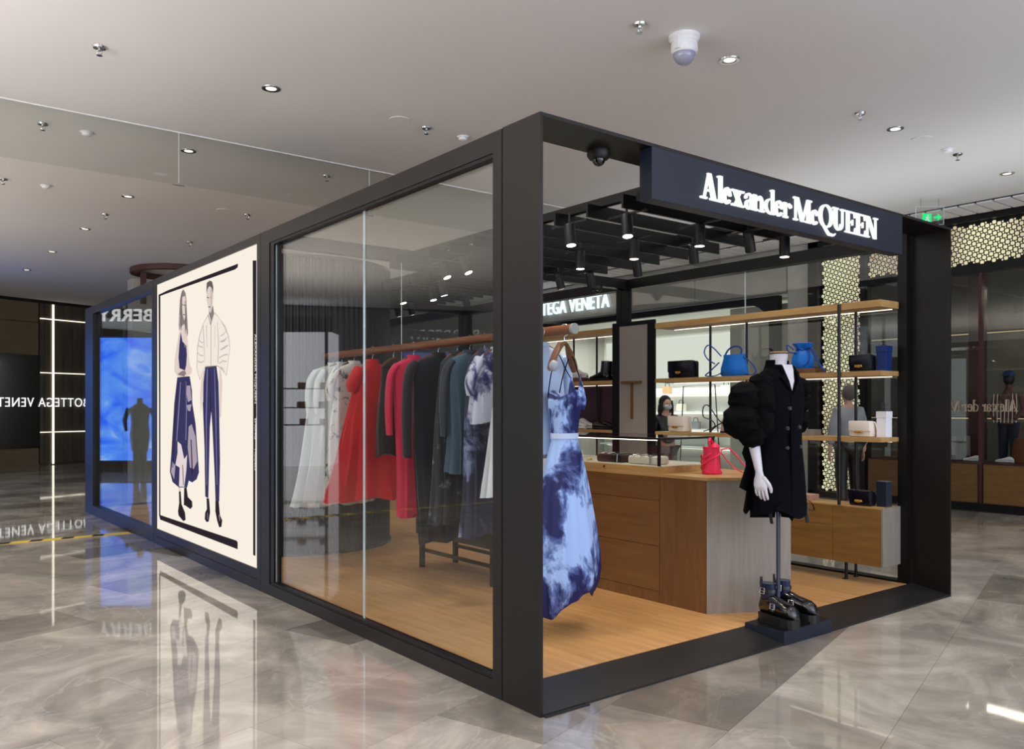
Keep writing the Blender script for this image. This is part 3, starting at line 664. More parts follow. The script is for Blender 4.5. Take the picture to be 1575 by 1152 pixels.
# --- a condensed high-contrast serif drawn stroke by stroke
def serif_word():
    mb = MB(); Y0, Y1 = -0.018, -0.004
    B = 2.611; C = 0.144; X = 0.093; S = 0.011   # baseline, cap height, x-height, serif thickness
    def q(p): mb.slaby([(a, B+b) for a, b in p], Y0, Y1)
    def rect(x0, x1, z0, z1): q([(x0, z0), (x1, z0), (x1, z1), (x0, z1)])
    def bar(x0, z0, x1, z1, w0, w1=None):   # slanted stroke with horizontal widths
        w1 = w0 if w1 is None else w1
        q([(x0-w0/2, z0), (x0+w0/2, z0), (x1+w1/2, z1), (x1-w1/2, z1)])
    def arc(cx, cz, rx, rz, a0, a1, tk, tn, n=18):
        n = max(6, int(n*abs(a1-a0)/360)+2)
        for i in range(n):
            pts = []
            for a in (a0+(a1-a0)*i/n, a0+(a1-a0)*(i+1)/n):
                r = math.radians(a); pts.append((cx+rx*math.cos(r), cz+rz*math.sin(r)))
            for a in (a0+(a1-a0)*(i+1)/n, a0+(a1-a0)*i/n):
                r = math.radians(a); pts.append((cx+(rx-tk)*math.cos(r), cz+(rz-tn)*math.sin(r)))
            q(pts)
    def A(x0, x1):
        m = (x0+x1)/2; bar(x0+0.03, 0, m-0.004, C, 0.013); bar(x1-0.033, 0, m, C+0.002, 0.036, 0.03)
        rect(x0, x0+0.055, 0, S); rect(x1-0.068, x1, 0, S); rect(x0+0.045, x1-0.045, 0.045, 0.055)
    def l(x0, x1):
        rect(x0+0.008, x1-0.010, 0, C+0.004); rect(x0-0.003, x1, 0, S); q([(x0-0.006, C-0.006), (x0+0.01, C-0.010), (x0+0.01, C+0.004), (x0-0.006, C+0.001)])
    def e(x0, x1):
        cx = (x0+x1)/2-0.002; rx = (x1-x0)/2-0.001
        arc(cx, X/2, rx, X/2+0.002, 20, 330, 0.024, 0.009, 22); rect(cx-rx+0.012, cx+rx-0.006, X/2+0.004, X/2+0.013)
        arc(cx, X/2, rx, X/2+0.002, 0, 30, 0.018, 0.009, 22)
    def x_(x0, x1):
        bar(x1-0.03, 0, x0+0.03, X, 0.034); bar(x0+0.024, 0, x1-0.024, X, 0.011)
        rect(x0, x0+0.05, 0, S); rect(x1-0.058, x1, 0, S); rect(x0, x0+0.056, X-S, X); rect(x1-0.05, x1, X-S, X)
    def a(x0, x1):
        s = x1-0.034; rect(s, s+0.022, 0.008, X*0.72); arc(s-0.012, X*0.68, 0.034, X*0.33, 0, 165, 0.016, 0.010)
        arc(s-0.010, X*0.28, 0.036, X*0.31, 60, 320, 0.022, 0.009); arc(s+0.020, 0.014, 0.015, 0.014, 180, 330, 0.008, 0.008); mb_dot(s-0.038, X*0.72, 0.011)
    def mb_dot(cx, cz, r): q([(cx+r*math.cos(t*PI/5), cz+r*math.sin(t*PI/5)) for t in range(10)])
    def n(x0, x1):
        rect(x0+0.012, x0+0.034, 0, X); rect(x1-0.036, x1-0.013, 0, X*0.66); arc(x1-0.045, X*0.62, 0.032, X*0.38, 0, 170, 0.022, 0.012)
        rect(x0, x0+0.046, 0, S); rect(x1-0.048, x1, 0, S); rect(x0, x0+0.02, X-S, X)
    def d(x0, x1):
        s = x1-0.034; rect(s, s+0.023, 0, C+0.004); rect(s, x1, 0, S); q([(s-0.012, C-0.006), (s, C-0.010), (s, C+0.004), (s-0.012, C+0.001)])
        arc(s-0.003, X/2, s-x0-0.003, X/2+0.002, 70, 300, 0.024, 0.009)
    def r(x0, x1):
        rect(x0+0.012, x0+0.034, 0, X); rect(x0, x0+0.048, 0, S); rect(x0, x0+0.02, X-S, X); arc(x1-0.028, X*0.70, 0.024, X*0.30, 40, 170, 0.014, 0.010); mb_dot(x1-0.010, X*0.80, 0.0125)
    def Mm(x0, x1):
        rect(x0+0.016, x0+0.027, 0, C); bar(x0+0.095, 0, x0+0.034, C, 0.034); bar(x0+0.095, 0, x1-0.042, C, 0.012); rect(x1-0.050, x1-0.018, 0, C)
        rect(x0, x0+0.042, 0, S); rect(x0, x0+0.05, C-S, C); rect(x1-0.066, x1, 0, S); rect(x1-0.05, x1, C-S, C)
    def c(x0, x1):
        cx = (x0+x1)/2; rx = (x1-x0)/2; arc(cx, X/2, rx, X/2+0.002, 35, 325, 0.024, 0.009, 22); mb_dot(x1-0.014, X*0.74, 0.0115)
    def Q(x0, x1):
        cx = (x0+x1)/2; rx = (x1-x0)/2; arc(cx, C/2, rx, C/2+0.003, 0, 360, 0.034, 0.010, 30)
        q([(cx-0.034, 0.004), (cx-0.012, 0.006), (cx+0.040, -0.036), (cx+0.020, -0.044)]); q([(cx+0.018, -0.036), (cx+0.036, -0.030), (cx+0.092, -0.036), (cx+0.084, -0.048), (cx+0.03, -0.048)])
        q([(cx+0.084, -0.048), (cx+0.092, -0.036), (cx+0.106, -0.024), (cx+0.104, -0.034)])
    def U(x0, x1):
        rect(x0+0.016, x0+0.050, C*0.3, C); rect(x1-0.030, x1-0.018, C*0.3, C); m = (x0+x1)/2
        arc(m-0.001, C*0.31, (x1-x0)/2-0.017, C*0.32, 180, 360, 0.034 if True else 0, 0.010); rect(x0, x0+0.064, C-S, C); rect(x1-0.046, x1, C-S, C)
    def E(x0, x1):
        rect(x0+0.018, x0+0.050, 0, C); rect(x0, x1-0.006, 0, S*0.8); rect(x0, x1-0.008, C-S*0.8, C); rect(x0+0.04, x1-0.034, C/2-0.004, C/2+0.005)
        q([(x1-0.016, 0), (x1-0.006, 0), (x1, 0.042), (x1-0.006, 0.042)]); q([(x1-0.018, C), (x1-0.008, C), (x1-0.006, C-0.038), (x1-0.012, C-0.038)]); rect(x1-0.042, x1-0.034, C/2-0.018, C/2+0.02)
    def N(x0, x1):
        rect(x0+0.018, x0+0.029, 0, C); bar(x1-0.034, 0, x0+0.030, C, 0.034); rect(x1-0.032, x1-0.021, 0, C)
        rect(x0, x0+0.046, 0, S*0.9); rect(x0, x0+0.04, C-S*0.9, C); rect(x1-0.05, x1, C-S*0.9, C)
    A(1.141, 1.290); l(1.293, 1.339); e(1.339, 1.412); x_(1.413, 1.529); a(1.524, 1.619); n(1.613, 1.724); d(1.727, 1.830); e(1.829, 1.915); r(1.914, 1.999)
    Mm(2.023, 2.217); c(2.213, 2.291); Q(2.299, 2.463); U(2.459, 2.598); E(2.606, 2.733); E(2.732, 2.861); N(2.861, 3.016)
    return mb
part('lettering', serif_word(), M['logo'], fs)

# the wordmark's reflection in the dark shop window, modelled as reversed letters
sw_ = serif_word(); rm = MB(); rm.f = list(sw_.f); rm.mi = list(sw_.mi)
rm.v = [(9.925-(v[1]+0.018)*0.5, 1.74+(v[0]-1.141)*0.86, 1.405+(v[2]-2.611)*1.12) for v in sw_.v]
solo('reflected_lettering', rm, mat('reflected_beige_lettering', (170, 150, 130), 0.5, emit=0.08), 'reflected serif sign modelled as reversed beige lettering across the dark shop window', 'lettering')
# glazed frames of the sides
def frame_bay(xo, xi, y0, y1, pa, pb, bot=0.085, top=2.735, m=None):
    """steel frame between y0..y1: two posts, head and sill beams"""
    return [('post', MB().box(xo, xi, y0, y0+pa, 0, 2.838)), ('post', MB().box(xo, xi, y1-pb, y1, 0, 2.838)),
            ('head_beam', MB().box(xo, xi, y0+pa, y1-pb, top, 2.838)), ('sill_beam', MB().box(xo, xi, y0+pa, y1-pb, 0, bot))]
fb = T('glazed_side_bay', 'dark steel framed glass side bay nearest the entrance, clothes rail behind it', 'glazed wall', (0, 1.87, 0))
for n_, m_ in frame_bay(0.0, 0.10, 0.297, 3.446, 0.074, 0.172): part(n_, m_, M['metal'], fb)
for n_, (ya, yb) in enumerate(((0.371, 1.819), (1.825, 3.274))):
    part('glass_pane', MB().box(0.045, 0.055, ya, yb, 0.085, 2.735), M['glass'], fb)
part('glass_joint', MB().box(0.044, 0.056, 1.820, 1.8245, 0.085, 2.735), M['gedge'], fb)
part('glass_joint', MB().box(0.046, 0.054, 3.255, 3.261, 0.09, 2.73), M['gedge'], fb)
part('glazing_bead', MB().box(0.006, 0.040, 0.371, 3.274, 0.085, 0.105).box(0.006, 0.04, 0.371, 3.274, 2.715, 2.735).box(0.006, 0.012, 3.20, 3.274, 0.10, 2.715), M['metal2'], fb)
# light-box poster bay
lb = T('poster_lightbox', 'large backlit fashion poster of two models set in the booth side', 'poster', (0, 4.97, 0))
for n_, m_ in frame_bay(0.0, 0.14, 3.452, 6.484, 0.079, 0.082, 0.165, 2.770): part(n_, m_, M['metal'], lb)
part('sill_groove', MB().box(-0.0015, 0.002, 3.53, 6.40, 0.078, 0.088), M['groove'], lb)
part('panel', MB().box(0.012, 0.12, 3.531, 6.402, 0.165, 2.770), M['paper'], lb)
PRINT=[
('hair','gr1',[(5.54,2.61),(5.48,2.62),(5.42,2.58),(5.39,2.51),(5.38,2.43),(5.36,2.31),(5.34,2.18),(5.39,2.09),(5.46,2.16),(5.52,2.22),(5.61,2.2),(5.64,2.28),(5.62,2.41),(5.6,2.53)]),
('skin','sk',[(5.59,2.25),(5.46,2.28),(5.39,2.21),(5.34,2.1),(5.32,1.97),(5.28,1.87),(5.21,1.83),(5.24,1.78),(5.46,1.75),(5.68,1.77),(5.79,1.83),(5.77,1.96),(5.68,2.12),(5.63,2.2)]),
('face','sk',[(5.52,2.55),(5.43,2.55),(5.4,2.49),(5.41,2.41),(5.43,2.34),(5.46,2.31),(5.51,2.38),(5.53,2.47)]),
('eye','gr2',[(5.47,2.47),(5.42,2.46),(5.42,2.45),(5.47,2.46)]),
('eye','gr2',[(5.52,2.48),(5.49,2.48),(5.49,2.46),(5.52,2.47)]),
('mouth','gr2',[(5.49,2.38),(5.43,2.37),(5.44,2.36),(5.49,2.37)]),
('bodice','nv',[(5.57,2.21),(5.51,2.11),(5.39,2.06),(5.37,1.97),(5.39,1.87),(5.43,1.82),(5.61,1.85),(5.64,1.96),(5.61,2.09)]),
('bracelet','gr1',[(5.68,1.79),(5.52,1.82),(5.43,1.82),(5.39,1.79),(5.46,1.76)]),
('skirt','nv',[(5.68,1.76),(5.28,1.76),(5.21,1.62),(5.2,1.5),(5.1,1.3),(5.0,0.85),(5.07,0.78),(5.2,0.74),(5.31,0.75),(5.36,0.68),(5.62,0.66),(5.84,0.7),(5.93,0.8),(5.87,1.05),(5.78,1.5)]),
('blotch','wp',[(5.67,1.12),(5.55,1.09),(5.45,0.95),(5.36,1.0),(5.38,0.86),(5.45,0.68),(5.62,0.67),(5.6,0.86),(5.74,0.88),(5.67,1.0)]),
('blotch','wp2',[(5.31,1.27),(5.22,1.3),(5.1,1.18),(5.05,0.95),(5.16,0.87),(5.27,0.88),(5.34,1.07)]),
('blotch','wp2',[(5.84,0.91),(5.74,0.87),(5.78,0.73),(5.89,0.8)]),
('blotch','wp2',[(5.37,1.67),(5.26,1.67),(5.22,1.53),(5.33,1.51),(5.38,1.59)]),
('blotch','wp2',[(5.37,1.48),(5.22,1.49),(5.26,1.42),(5.34,1.43)]),
('boot','bk',[(5.62,0.62),(5.56,0.63),(5.53,0.5),(5.42,0.43),(5.4,0.36),(5.48,0.34),(5.63,0.38),(5.65,0.42),(5.61,0.51)]),
('boot','bk',[(5.45,0.67),(5.37,0.68),(5.33,0.59),(5.2,0.56),(5.19,0.51),(5.25,0.48),(5.41,0.5),(5.46,0.5)]),
('ankle','sk',[(5.63,0.66),(5.56,0.66),(5.56,0.63),(5.62,0.62)]),
('strand','gr2',[(5.52,2.59),(5.5,2.59),(5.52,2.46),(5.54,2.33),(5.53,2.22),(5.55,2.23),(5.57,2.33),(5.54,2.46)]),
('strand','gr2',[(5.42,2.5),(5.4,2.5),(5.39,2.31),(5.4,2.16),(5.42,2.21),(5.41,2.32)]),
('strand','gr0',[(5.59,2.38),(5.57,2.38),(5.58,2.25),(5.6,2.25)]),
('fold','nl',[(5.57,1.71),(5.55,1.71),(5.62,1.36),(5.68,1.12),(5.7,1.12),(5.65,1.36)]),
('fold','nl',[(5.39,1.71),(5.38,1.71),(5.36,1.41),(5.38,1.14),(5.4,1.14),(5.38,1.41)]),
('fold','bk',[(5.63,1.71),(5.61,1.71),(5.73,1.33),(5.81,0.85),(5.83,0.85),(5.76,1.32)]),
('fold','bk',[(5.24,1.15),(5.21,1.15),(5.17,0.84),(5.2,0.8)]),
('fold','bk',[(5.5,0.89),(5.48,0.9),(5.45,0.7),(5.47,0.69)]),
('shade','gr1',[(5.43,2.08),(5.4,2.07),(5.4,2.04),(5.43,2.05)]),
('shirt','gr0',[(4.88,2.23),(4.72,2.31),(4.64,2.22),(4.54,2.31),(4.39,2.23),(4.28,2.17),(4.18,2.07),(4.15,1.97),(4.2,1.84),(4.24,1.73),(4.37,1.79),(4.46,1.82),(4.79,1.83),(4.86,1.8),(4.96,1.71),(5.06,1.83),(5.04,2.02),(4.98,2.13)]),
('shirt','sh',[(4.86,2.23),(4.71,2.3),(4.64,2.21),(4.54,2.3),(4.4,2.23),(4.3,2.16),(4.2,2.07),(4.16,1.97),(4.21,1.84),(4.25,1.74),(4.37,1.8),(4.46,1.83),(4.79,1.84),(4.85,1.81),(4.96,1.73),(5.04,1.83),(5.02,2.01),(4.96,2.12)]),
('neck','gr1',[(4.71,2.36),(4.59,2.37),(4.56,2.3),(4.64,2.23),(4.7,2.31)]),
('face','sk',[(4.77,2.54),(4.71,2.56),(4.61,2.54),(4.58,2.48),(4.6,2.38),(4.65,2.31),(4.71,2.34),(4.77,2.45)]),
('hair','gr2',[(4.77,2.54),(4.76,2.6),(4.67,2.61),(4.61,2.59),(4.58,2.54),(4.59,2.48),(4.63,2.54),(4.69,2.56),(4.74,2.54),(4.76,2.5)]),
('eye','gr2',[(4.75,2.47),(4.7,2.46),(4.7,2.45),(4.75,2.46)]),
('eye','gr2',[(4.66,2.46),(4.61,2.46),(4.61,2.44),(4.66,2.45)]),
('mouth','gr2',[(4.71,2.38),(4.64,2.37),(4.64,2.36),(4.71,2.37)]),
('placket','gr0',[(4.65,2.22),(4.63,2.22),(4.63,1.83),(4.65,1.84)]),
('fold','gr0',[(4.4,2.04),(4.3,2.05),(4.2,2.07),(4.2,2.07),(4.29,2.03),(4.4,2.03)]),
('fold','gr0',[(4.39,1.97),(4.28,1.99),(4.19,2.0),(4.19,1.99),(4.28,1.97),(4.39,1.96)]),
('fold','gr0',[(4.42,1.9),(4.3,1.92),(4.2,1.92),(4.2,1.91),(4.3,1.91),(4.42,1.89)]),
('fold','gr0',[(4.42,1.85),(4.33,1.87),(4.23,1.86),(4.23,1.85),(4.33,1.86),(4.42,1.84)]),
('fold','gr0',[(5.02,2.05),(4.94,2.03),(4.86,2.02),(4.86,2.01),(4.94,2.02),(5.02,2.04)]),
('fold','gr0',[(5.02,1.98),(4.94,1.95),(4.84,1.94),(4.84,1.93),(4.94,1.94),(5.02,1.97)]),
('fold','gr0',[(5.02,1.9),(4.92,1.88),(4.84,1.89),(4.84,1.88),(4.92,1.87),(5.02,1.89)]),
('fold','gr0',[(4.84,2.22),(4.82,2.07),(4.8,1.87),(4.81,1.87),(4.84,2.07),(4.86,2.21)]),
('fold','gr0',[(4.46,2.22),(4.42,2.04),(4.44,1.85),(4.46,1.85),(4.44,2.04),(4.47,2.21)]),
('hand','sk',[(4.9,1.72),(4.84,1.81),(4.8,1.79),(4.85,1.59),(4.92,1.39),(4.94,1.57)]),
('hand','sk',[(4.41,1.8),(4.37,1.79),(4.33,1.68),(4.35,1.49),(4.36,1.38),(4.4,1.36),(4.42,1.42)]),
('trousers','nv',[(4.79,1.83),(4.48,1.82),(4.43,1.68),(4.41,1.39),(4.39,0.98),(4.41,0.63),(4.51,0.62),(4.53,0.84),(4.59,1.26),(4.62,1.42),(4.66,1.28),(4.68,0.96),(4.7,0.63),(4.79,0.64),(4.81,1.09),(4.86,1.5),(4.85,1.51),(4.84,1.69)]),
('crease','nl',[(4.74,1.81),(4.72,1.81),(4.75,1.36),(4.74,0.75),(4.75,0.75),(4.77,1.36)]),
('crease','nl',[(4.54,1.81),(4.53,1.81),(4.49,1.37),(4.46,0.77),(4.47,0.77),(4.51,1.37)]),
('boot','bk',[(4.75,0.63),(4.68,0.63),(4.65,0.51),(4.69,0.42),(4.75,0.41),(4.8,0.43),(4.79,0.49),(4.74,0.53)]),
('boot','bk',[(4.51,0.62),(4.42,0.63),(4.39,0.51),(4.33,0.47),(4.35,0.41),(4.41,0.4),(4.46,0.45),(4.51,0.53)]),
('side','gr0',[(4.64,2.53),(4.6,2.51),(4.59,2.47),(4.61,2.38),(4.65,2.32),(4.66,2.33),(4.63,2.4),(4.63,2.47)]),
('collar','gr1',[(4.7,2.31),(4.64,2.22),(4.57,2.3),(4.55,2.29),(4.64,2.2),(4.71,2.3)]),
('fold','gr0',[(4.76,2.21),(4.74,2.21),(4.73,2.01),(4.74,2.01)]),
('fold','gr0',[(4.52,2.19),(4.51,2.19),(4.52,1.99),(4.53,1.99)]),
('fold','gr0',[(4.37,2.09),(4.3,2.1),(4.24,2.12),(4.23,2.12),(4.29,2.09),(4.37,2.08)]),
('fold','gr0',[(4.38,1.8),(4.37,1.82),(4.3,1.8),(4.26,1.76),(4.27,1.76),(4.31,1.79)]),
('fold','gr0',[(4.97,2.1),(4.9,2.07),(4.84,2.06),(4.84,2.05),(4.9,2.06),(4.98,2.09)]),
('waist','gr2',[(4.79,1.83),(4.48,1.83),(4.48,1.82),(4.78,1.82)]),
('shine','wp2',[(4.72,0.5),(4.71,0.5),(4.71,0.44),(4.72,0.44)]),
('shine','wp2',[(4.41,0.51),(4.39,0.51),(4.38,0.46),(4.39,0.46)]),
('fold','bk',[(4.66,1.81),(4.65,1.81),(4.62,1.42),(4.64,1.42)]),
('bar','bk',[(6.35,2.66),(6.0,2.67),(4.0,2.67),(3.98,2.67),(3.99,2.64),(4.05,2.63),(5.99,2.64),(6.28,2.64)]),
('bar','bk',[(6.35,2.66),(6.28,2.64),(6.28,1.37),(6.28,0.31),(6.33,0.31),(6.33,1.51)]),
('bar','bk',[(6.33,0.32),(6.08,0.32),(4.02,0.33),(3.99,0.32),(3.99,0.26),(6.29,0.27)]),
('bar','bk',[(3.65,2.65),(3.57,2.64),(3.57,1.39),(3.59,1.26),(3.59,0.26),(3.64,0.26),(3.64,1.49)]),
]
def emq(c, s=1.0): return emis('print_%d_%d_%d' % c, c, s)
PM = dict(sk=emq((226, 208, 200)), gr0=emq((196, 184, 176)), gr1=emq((138, 126, 124)), gr2=emq((104, 94, 96)), nv=emq((58, 56, 96)), nl=emq((140, 140, 176)), wp=emq((228, 214, 214)), wp2=emq((172, 158, 172)), bk=emq((44, 38, 44)), sh=emq((244, 232, 220)))
PK = list(PM)
groups = {'printed_border': MB(), 'printed_woman': MB(), 'printed_man': MB()}
for i, (n_, m_, pts) in enumerate(PRINT):
    g_ = 'printed_border' if n_ == 'bar' else ('printed_woman' if i < 26 else 'printed_man')
    mb = groups[g_]; mb.cur = PK.index(m_); xx = 0.0115-0.00028*(i if n_ != 'bar' else 1)
    mb.add([(xx, a, b) for a, b in pts], [tuple(range(len(pts)))])
for g_, mb in groups.items(): part(g_, mb, [PM[k_] for k_ in PK], lb)
lt = MB()
for s_, za, w_ in (('ALEXANDER McQUEEN', 2.05, 0.56), ('SPRING', 1.37, 0.17), ('MODELS', 1.12, 0.17)):
    t_ = fit(text_mesh(s_, 1.0, 0.0002, 0.0), (0.010, 3.603, za), (0, 0, -1), w_, 0.032, (0, -1, 0)); lt.add(t_.v, t_.f)
part('printed_edge_lettering', lt, M['paper'], lb)
# third bay and the far frames
tb3 = T('glazed_side_bay', 'dark steel framed glass side bay farthest along, beyond the lit poster', 'glazed wall', (0, 8.2, 0))
for n_, m_ in frame_bay(0.0, 0.10, 6.490, 9.94, 0.08, 0.48, 0.13): part(n_, m_, M['metal'], tb3)
part('glass_pane', MB().box(0.045, 0.055, 6.57, 8.0, 0.13, 2.735), M['glass'], tb3)
part('glass_pane', MB().box(0.045, 0.055, 8.003, 9.46, 0.13, 2.735), M['glass'], tb3)
part('corner_trim', MB().box(0.10, 0.115, 9.46, 9.50, 0.13, 2.735), M['metal2'], tb3)
bk = T('glazed_end_bay', 'steel framed glass end of the booth farthest from the entrance', 'glazed wall', (2.06, 9.9, 0))
part('head_beam', MB().box(0.1, 4.03, 9.84, 9.94, 2.735, 2.838), M['metal'], bk)
part('sill_beam', MB().box(0.1, 4.03, 9.84, 9.94, 0, 0.085), M['metal'], bk)
part('glass_pane', MB().box(0.1, 4.03, 9.885, 9.895, 0.085, 2.735), M['glass'], bk)
# right side, three bays
for k, (ya, yb, pa, pb, w_) in enumerate(((0.297, 3.446, 0.074, 0.06, 'beside the bag shelves'), (3.452, 6.484, 0.07, 0.09, 'beside the shoe shelves'), (6.49, 9.94, 0.09, 0.1, 'farthest from the entrance'))):
    t = T('glazed_side_bay', 'glass bay in the booth wall opposite the clothes rail, '+w_, 'glazed wall', (4.08, (ya+yb)/2, 0))
    for n_, m_ in frame_bay(4.03, 4.13, ya, yb, pa, pb, 0.075): part(n_, m_, M['metal2'], t)
    mid = (ya+yb)/2
    part('glass_pane', MB().box(4.085, 4.093, ya+pa, mid-0.003, 0.075, 2.735), M['glass_thin'], t)
    part('glass_pane', MB().box(4.085, 4.093, mid+0.003, yb-pb, 0.075, 2.735), M['glass_thin'], t)
    part('glass_joint', MB().box(4.083, 4.095, mid-0.003, mid+0.003, 0.075, 2.735), M['gedge'], t)
# cross beams
for k, (y, w_) in enumerate(((3.35, 'between the shop room and the column bay'), (6.44, 'beyond the fluted column'))):
    t = T('roof_cross_beam', 'dark steel beam crossing the open booth roof '+w_, 'beam', (2.06, y, 2.735), 'roof cross beams')
    part('web', MB().box(0.101, 4.029, y, y+0.095, 2.735, 2.838), M['metal'], t)
    part('end_plate', MB().box(0.101, 0.112, y-0.01, y+0.105, 2.73, 2.834), M['metal2'], t)
    part('end_plate', MB().box(4.018, 4.029, y-0.01, y+0.105, 2.73, 2.834), M['metal2'], t)
# fin racks
def rack(lab, xs, xe, ys, y0, y1, h=0.082):
    t = T('roof_fin_rack', lab, 'ceiling fins', ((xs+xe)/2, (y0+y1)/2, 2.72))
    for xr in (xs+0.12, xe-0.3):
        part('carrier_rail', MB().box(xr, xr+0.05, y0, y1, 2.7205, 2.775), M['metal2'], t)
    base = None
    for y in ys:
        mb = MB().box(xs, xe, y, y+0.016, 2.72-h, 2.72)
        part('fin', mb, M['metal2'], t)
    return t
rack('black parallel roof fins hanging over the clothes and counter', 1.05, 2.72, [0.49+0.305*k for k in range(10)], 0.12, 3.345)
rack('black parallel roof fins over the bay with the fluted column', 1.66, 2.78, [3.56+0.18*k for k in range(12)], 3.45, 6.44)
# fluted round column
cl = T('fluted_column', 'large round charcoal fluted column standing inside the booth', 'column', (1.14, 5.26, 0))
nf = 96; rings = []
for z in (0.0, 2.87):
    rings.append([(0.9*0+1.14+(0.92 if (k % 4) < 2 else 0.898)*math.cos(2*PI*k/(nf*4)), 5.26+(0.92 if (k % 4) < 2 else 0.898)*math.sin(2*PI*k/(nf*4)), z) for k in range(nf*4)])
part('fluted_cladding', MB().loft(rings), M['column'], cl)
part('top_ring', MB().lathe([(0.85, 2.87), (0.925, 2.87), (0.925, 2.90), (0.85, 2.90)], (1.14, 5.26), 64), M['metal2'], cl)
part('structural_core', MB().cyl((1.14, 5.26, 2.86), (1.14, 5.26, HC), 0.6, 0.6, 40), M['ceiling'], cl) if False else None
part('base_ring', MB().lathe([(0.85, 0.0), (0.935, 0.0), (0.935, 0.075), (0.85, 0.075)], (1.14, 5.26), 64), M['metal2'], cl)
# dome cameras of the booth
def bdome(x, y, zt, lab):
    t = T('dome_camera', lab, 'camera', (x, y, zt), 'small black dome cameras')
    part('housing', MB().lathe([(0.001, zt), (0.062, zt), (0.064, zt-0.025), (0.05, zt-0.045), (0.001, zt-0.045)], (x, y), 20), M['black'], t, True)
    part('lens_dome', MB().lathe([(0.036, zt-0.044)]+[(0.036*math.cos(a), zt-0.045-0.036*math.sin(a)) for a in [k*PI/12 for k in range(6)]], (x, y), 16), M['gloss'], t, True)
bdome(0.60, 0.23, BH-0.018, 'black dome camera under the portal top plate')
bdome(3.62, 3.40, 2.735, 'black dome camera under the cross beam near the glowing sign')
# track spotlights
sl = T('track_spotlight', 'x', 'spotlight', (0, 0, 0), 'black spotlights on the roof fins')
part('stem', MB().cyl((0, 0, 0.10), (0, 0, 0.0), 0.008, 0.008, 8), M['black'], sl)
part('mounting_bar', MB().box(-0.010, 0.010, -0.17, 0.17, 0.019, 0.030), M['black'], sl)
hd = part('lamp_head', MB().lathe([(0.001, 0.018), (0.033, 0.018), (0.036, 0.010), (0.036, -0.12), (0.031, -0.12), (0.001, -0.11)], n=20), M['black'], sl, True)
part('lens', MB().lathe([(0.001, -0.1215), (0.030, -0.1215), (0.030, -0.118), (0.001, -0.118)], n=18), M['lamp'], hd)
SL = [(1.212, 0.62, 12, 60, 'nearest the entrance, tilted towards the rail'), (1.781, 0.52, 0, 0, 'behind the fascia, left of the sign lettering'), (2.21, 0.46, 30, 200, 'sharply tilted one under the fascia lettering'), (1.118, 1.04, 10, 80, 'second from the entrance over the rail'), (1.79, 1.11, 0, 0, 'straight down in the middle of the fins'), (1.775, 1.65, 0, 0, 'straight down deeper among the fins'), (2.247, 0.965, 28, 210, 'tilted away at the fin ends near the counter'), (2.369, 1.64, 28, 210, 'tilted away over the counter'), (2.34, 2.55, 22, 190, 'tilted, farthest over the counter'), (2.512, 2.33, 28, 210, 'close beside the farthest one over the counter'), (2.553, 0.41, 0, 0, 'lit one hanging beneath the fascia end'), (1.231, 2.42, 25, 120, 'over the dark coats, seen through the side glass'), (1.231, 2.72, 25, 120, 'over the pink coat, seen through the side glass'), (1.78, 3.57, 15, 160, 'brightest one near the cross beam'), (1.894, 3.93, 15, 120, 'beyond the cross beam, right of the column'), (1.787, 4.32, 15, 120, 'beside the fluted column'), (2.405, 4.09, 25, 200, 'dark tilted one beyond the cross beam'), (2.344, 5.36, 20, 200, 'farthest one behind the column'), (2.37, 5.11, 20, 200, 'next to the farthest one behind the column')]
for k, (x, y, tl, az, w_) in enumerate(SL):
    c = clone(sl, (x, y, 2.64)) if k else sl
    c.location = (x, y, 2.62); c['label'] = 'black cylinder spotlight '+w_
    c.rotation_euler = (0, 0, math.radians(az))
    [q for q in c.children if q.name.startswith('mounting_bar')][0].rotation_euler = (0, 0, -math.radians(az))
    h = [q for q in c.children if q.name.startswith('lamp_head')][0]; h.rotation_euler = (0, math.radians(tl), 0)
    dv = Vector((math.sin(math.radians(tl))*-math.cos(math.radians(az)), -math.sin(math.radians(tl))*math.sin(math.radians(az)), -math.cos(math.radians(tl))))
    p0 = Vector((x, y, 2.62))+dv*0.14
    spot('spotlight_beam', p0, p0+dv*2, 16, (1.0, 0.84, 0.62), 62, 0.7, 0.03)

# ================================================================== COUNTER
ct = T('sales_counter', 'angular oak sales counter with grey end panel in the middle of the booth', 'counter', (2.4, 1.6, fz))
poly = [(2.0, 0.640), (2.53, 0.345), (2.76, 0.62), (2.76, 2.95), (2.0, 2.95)]
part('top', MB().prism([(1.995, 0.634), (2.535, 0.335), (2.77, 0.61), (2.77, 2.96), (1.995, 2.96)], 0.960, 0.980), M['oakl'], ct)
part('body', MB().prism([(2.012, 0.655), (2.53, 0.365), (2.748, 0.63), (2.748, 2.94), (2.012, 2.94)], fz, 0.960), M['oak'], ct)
# end panel (grey)
ex_, ey_ = 2.53-2.0, 0.345-0.640; el = math.hypot(ex_, ey_); ux, uy = ex_/el, ey_/el; nx, ny = uy, -ux
part('end_panel', MB().prism([(2.001, 0.6395), (2.53, 0.345), (2.53-nx*0.016, 0.345-ny*0.016), (2.001-nx*0.016+0.0, 0.6395-ny*0.016)], fz, 0.9598), M['greyoak'], ct)
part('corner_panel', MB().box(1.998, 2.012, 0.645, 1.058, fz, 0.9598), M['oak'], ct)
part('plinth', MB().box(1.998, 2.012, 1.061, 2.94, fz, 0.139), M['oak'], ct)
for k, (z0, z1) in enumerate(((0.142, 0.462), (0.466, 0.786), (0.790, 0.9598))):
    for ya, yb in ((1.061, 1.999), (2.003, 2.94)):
        part('drawer_front', MB().box(1.996, 2.012, ya, yb, z0, z1), M['oakh'], ct)
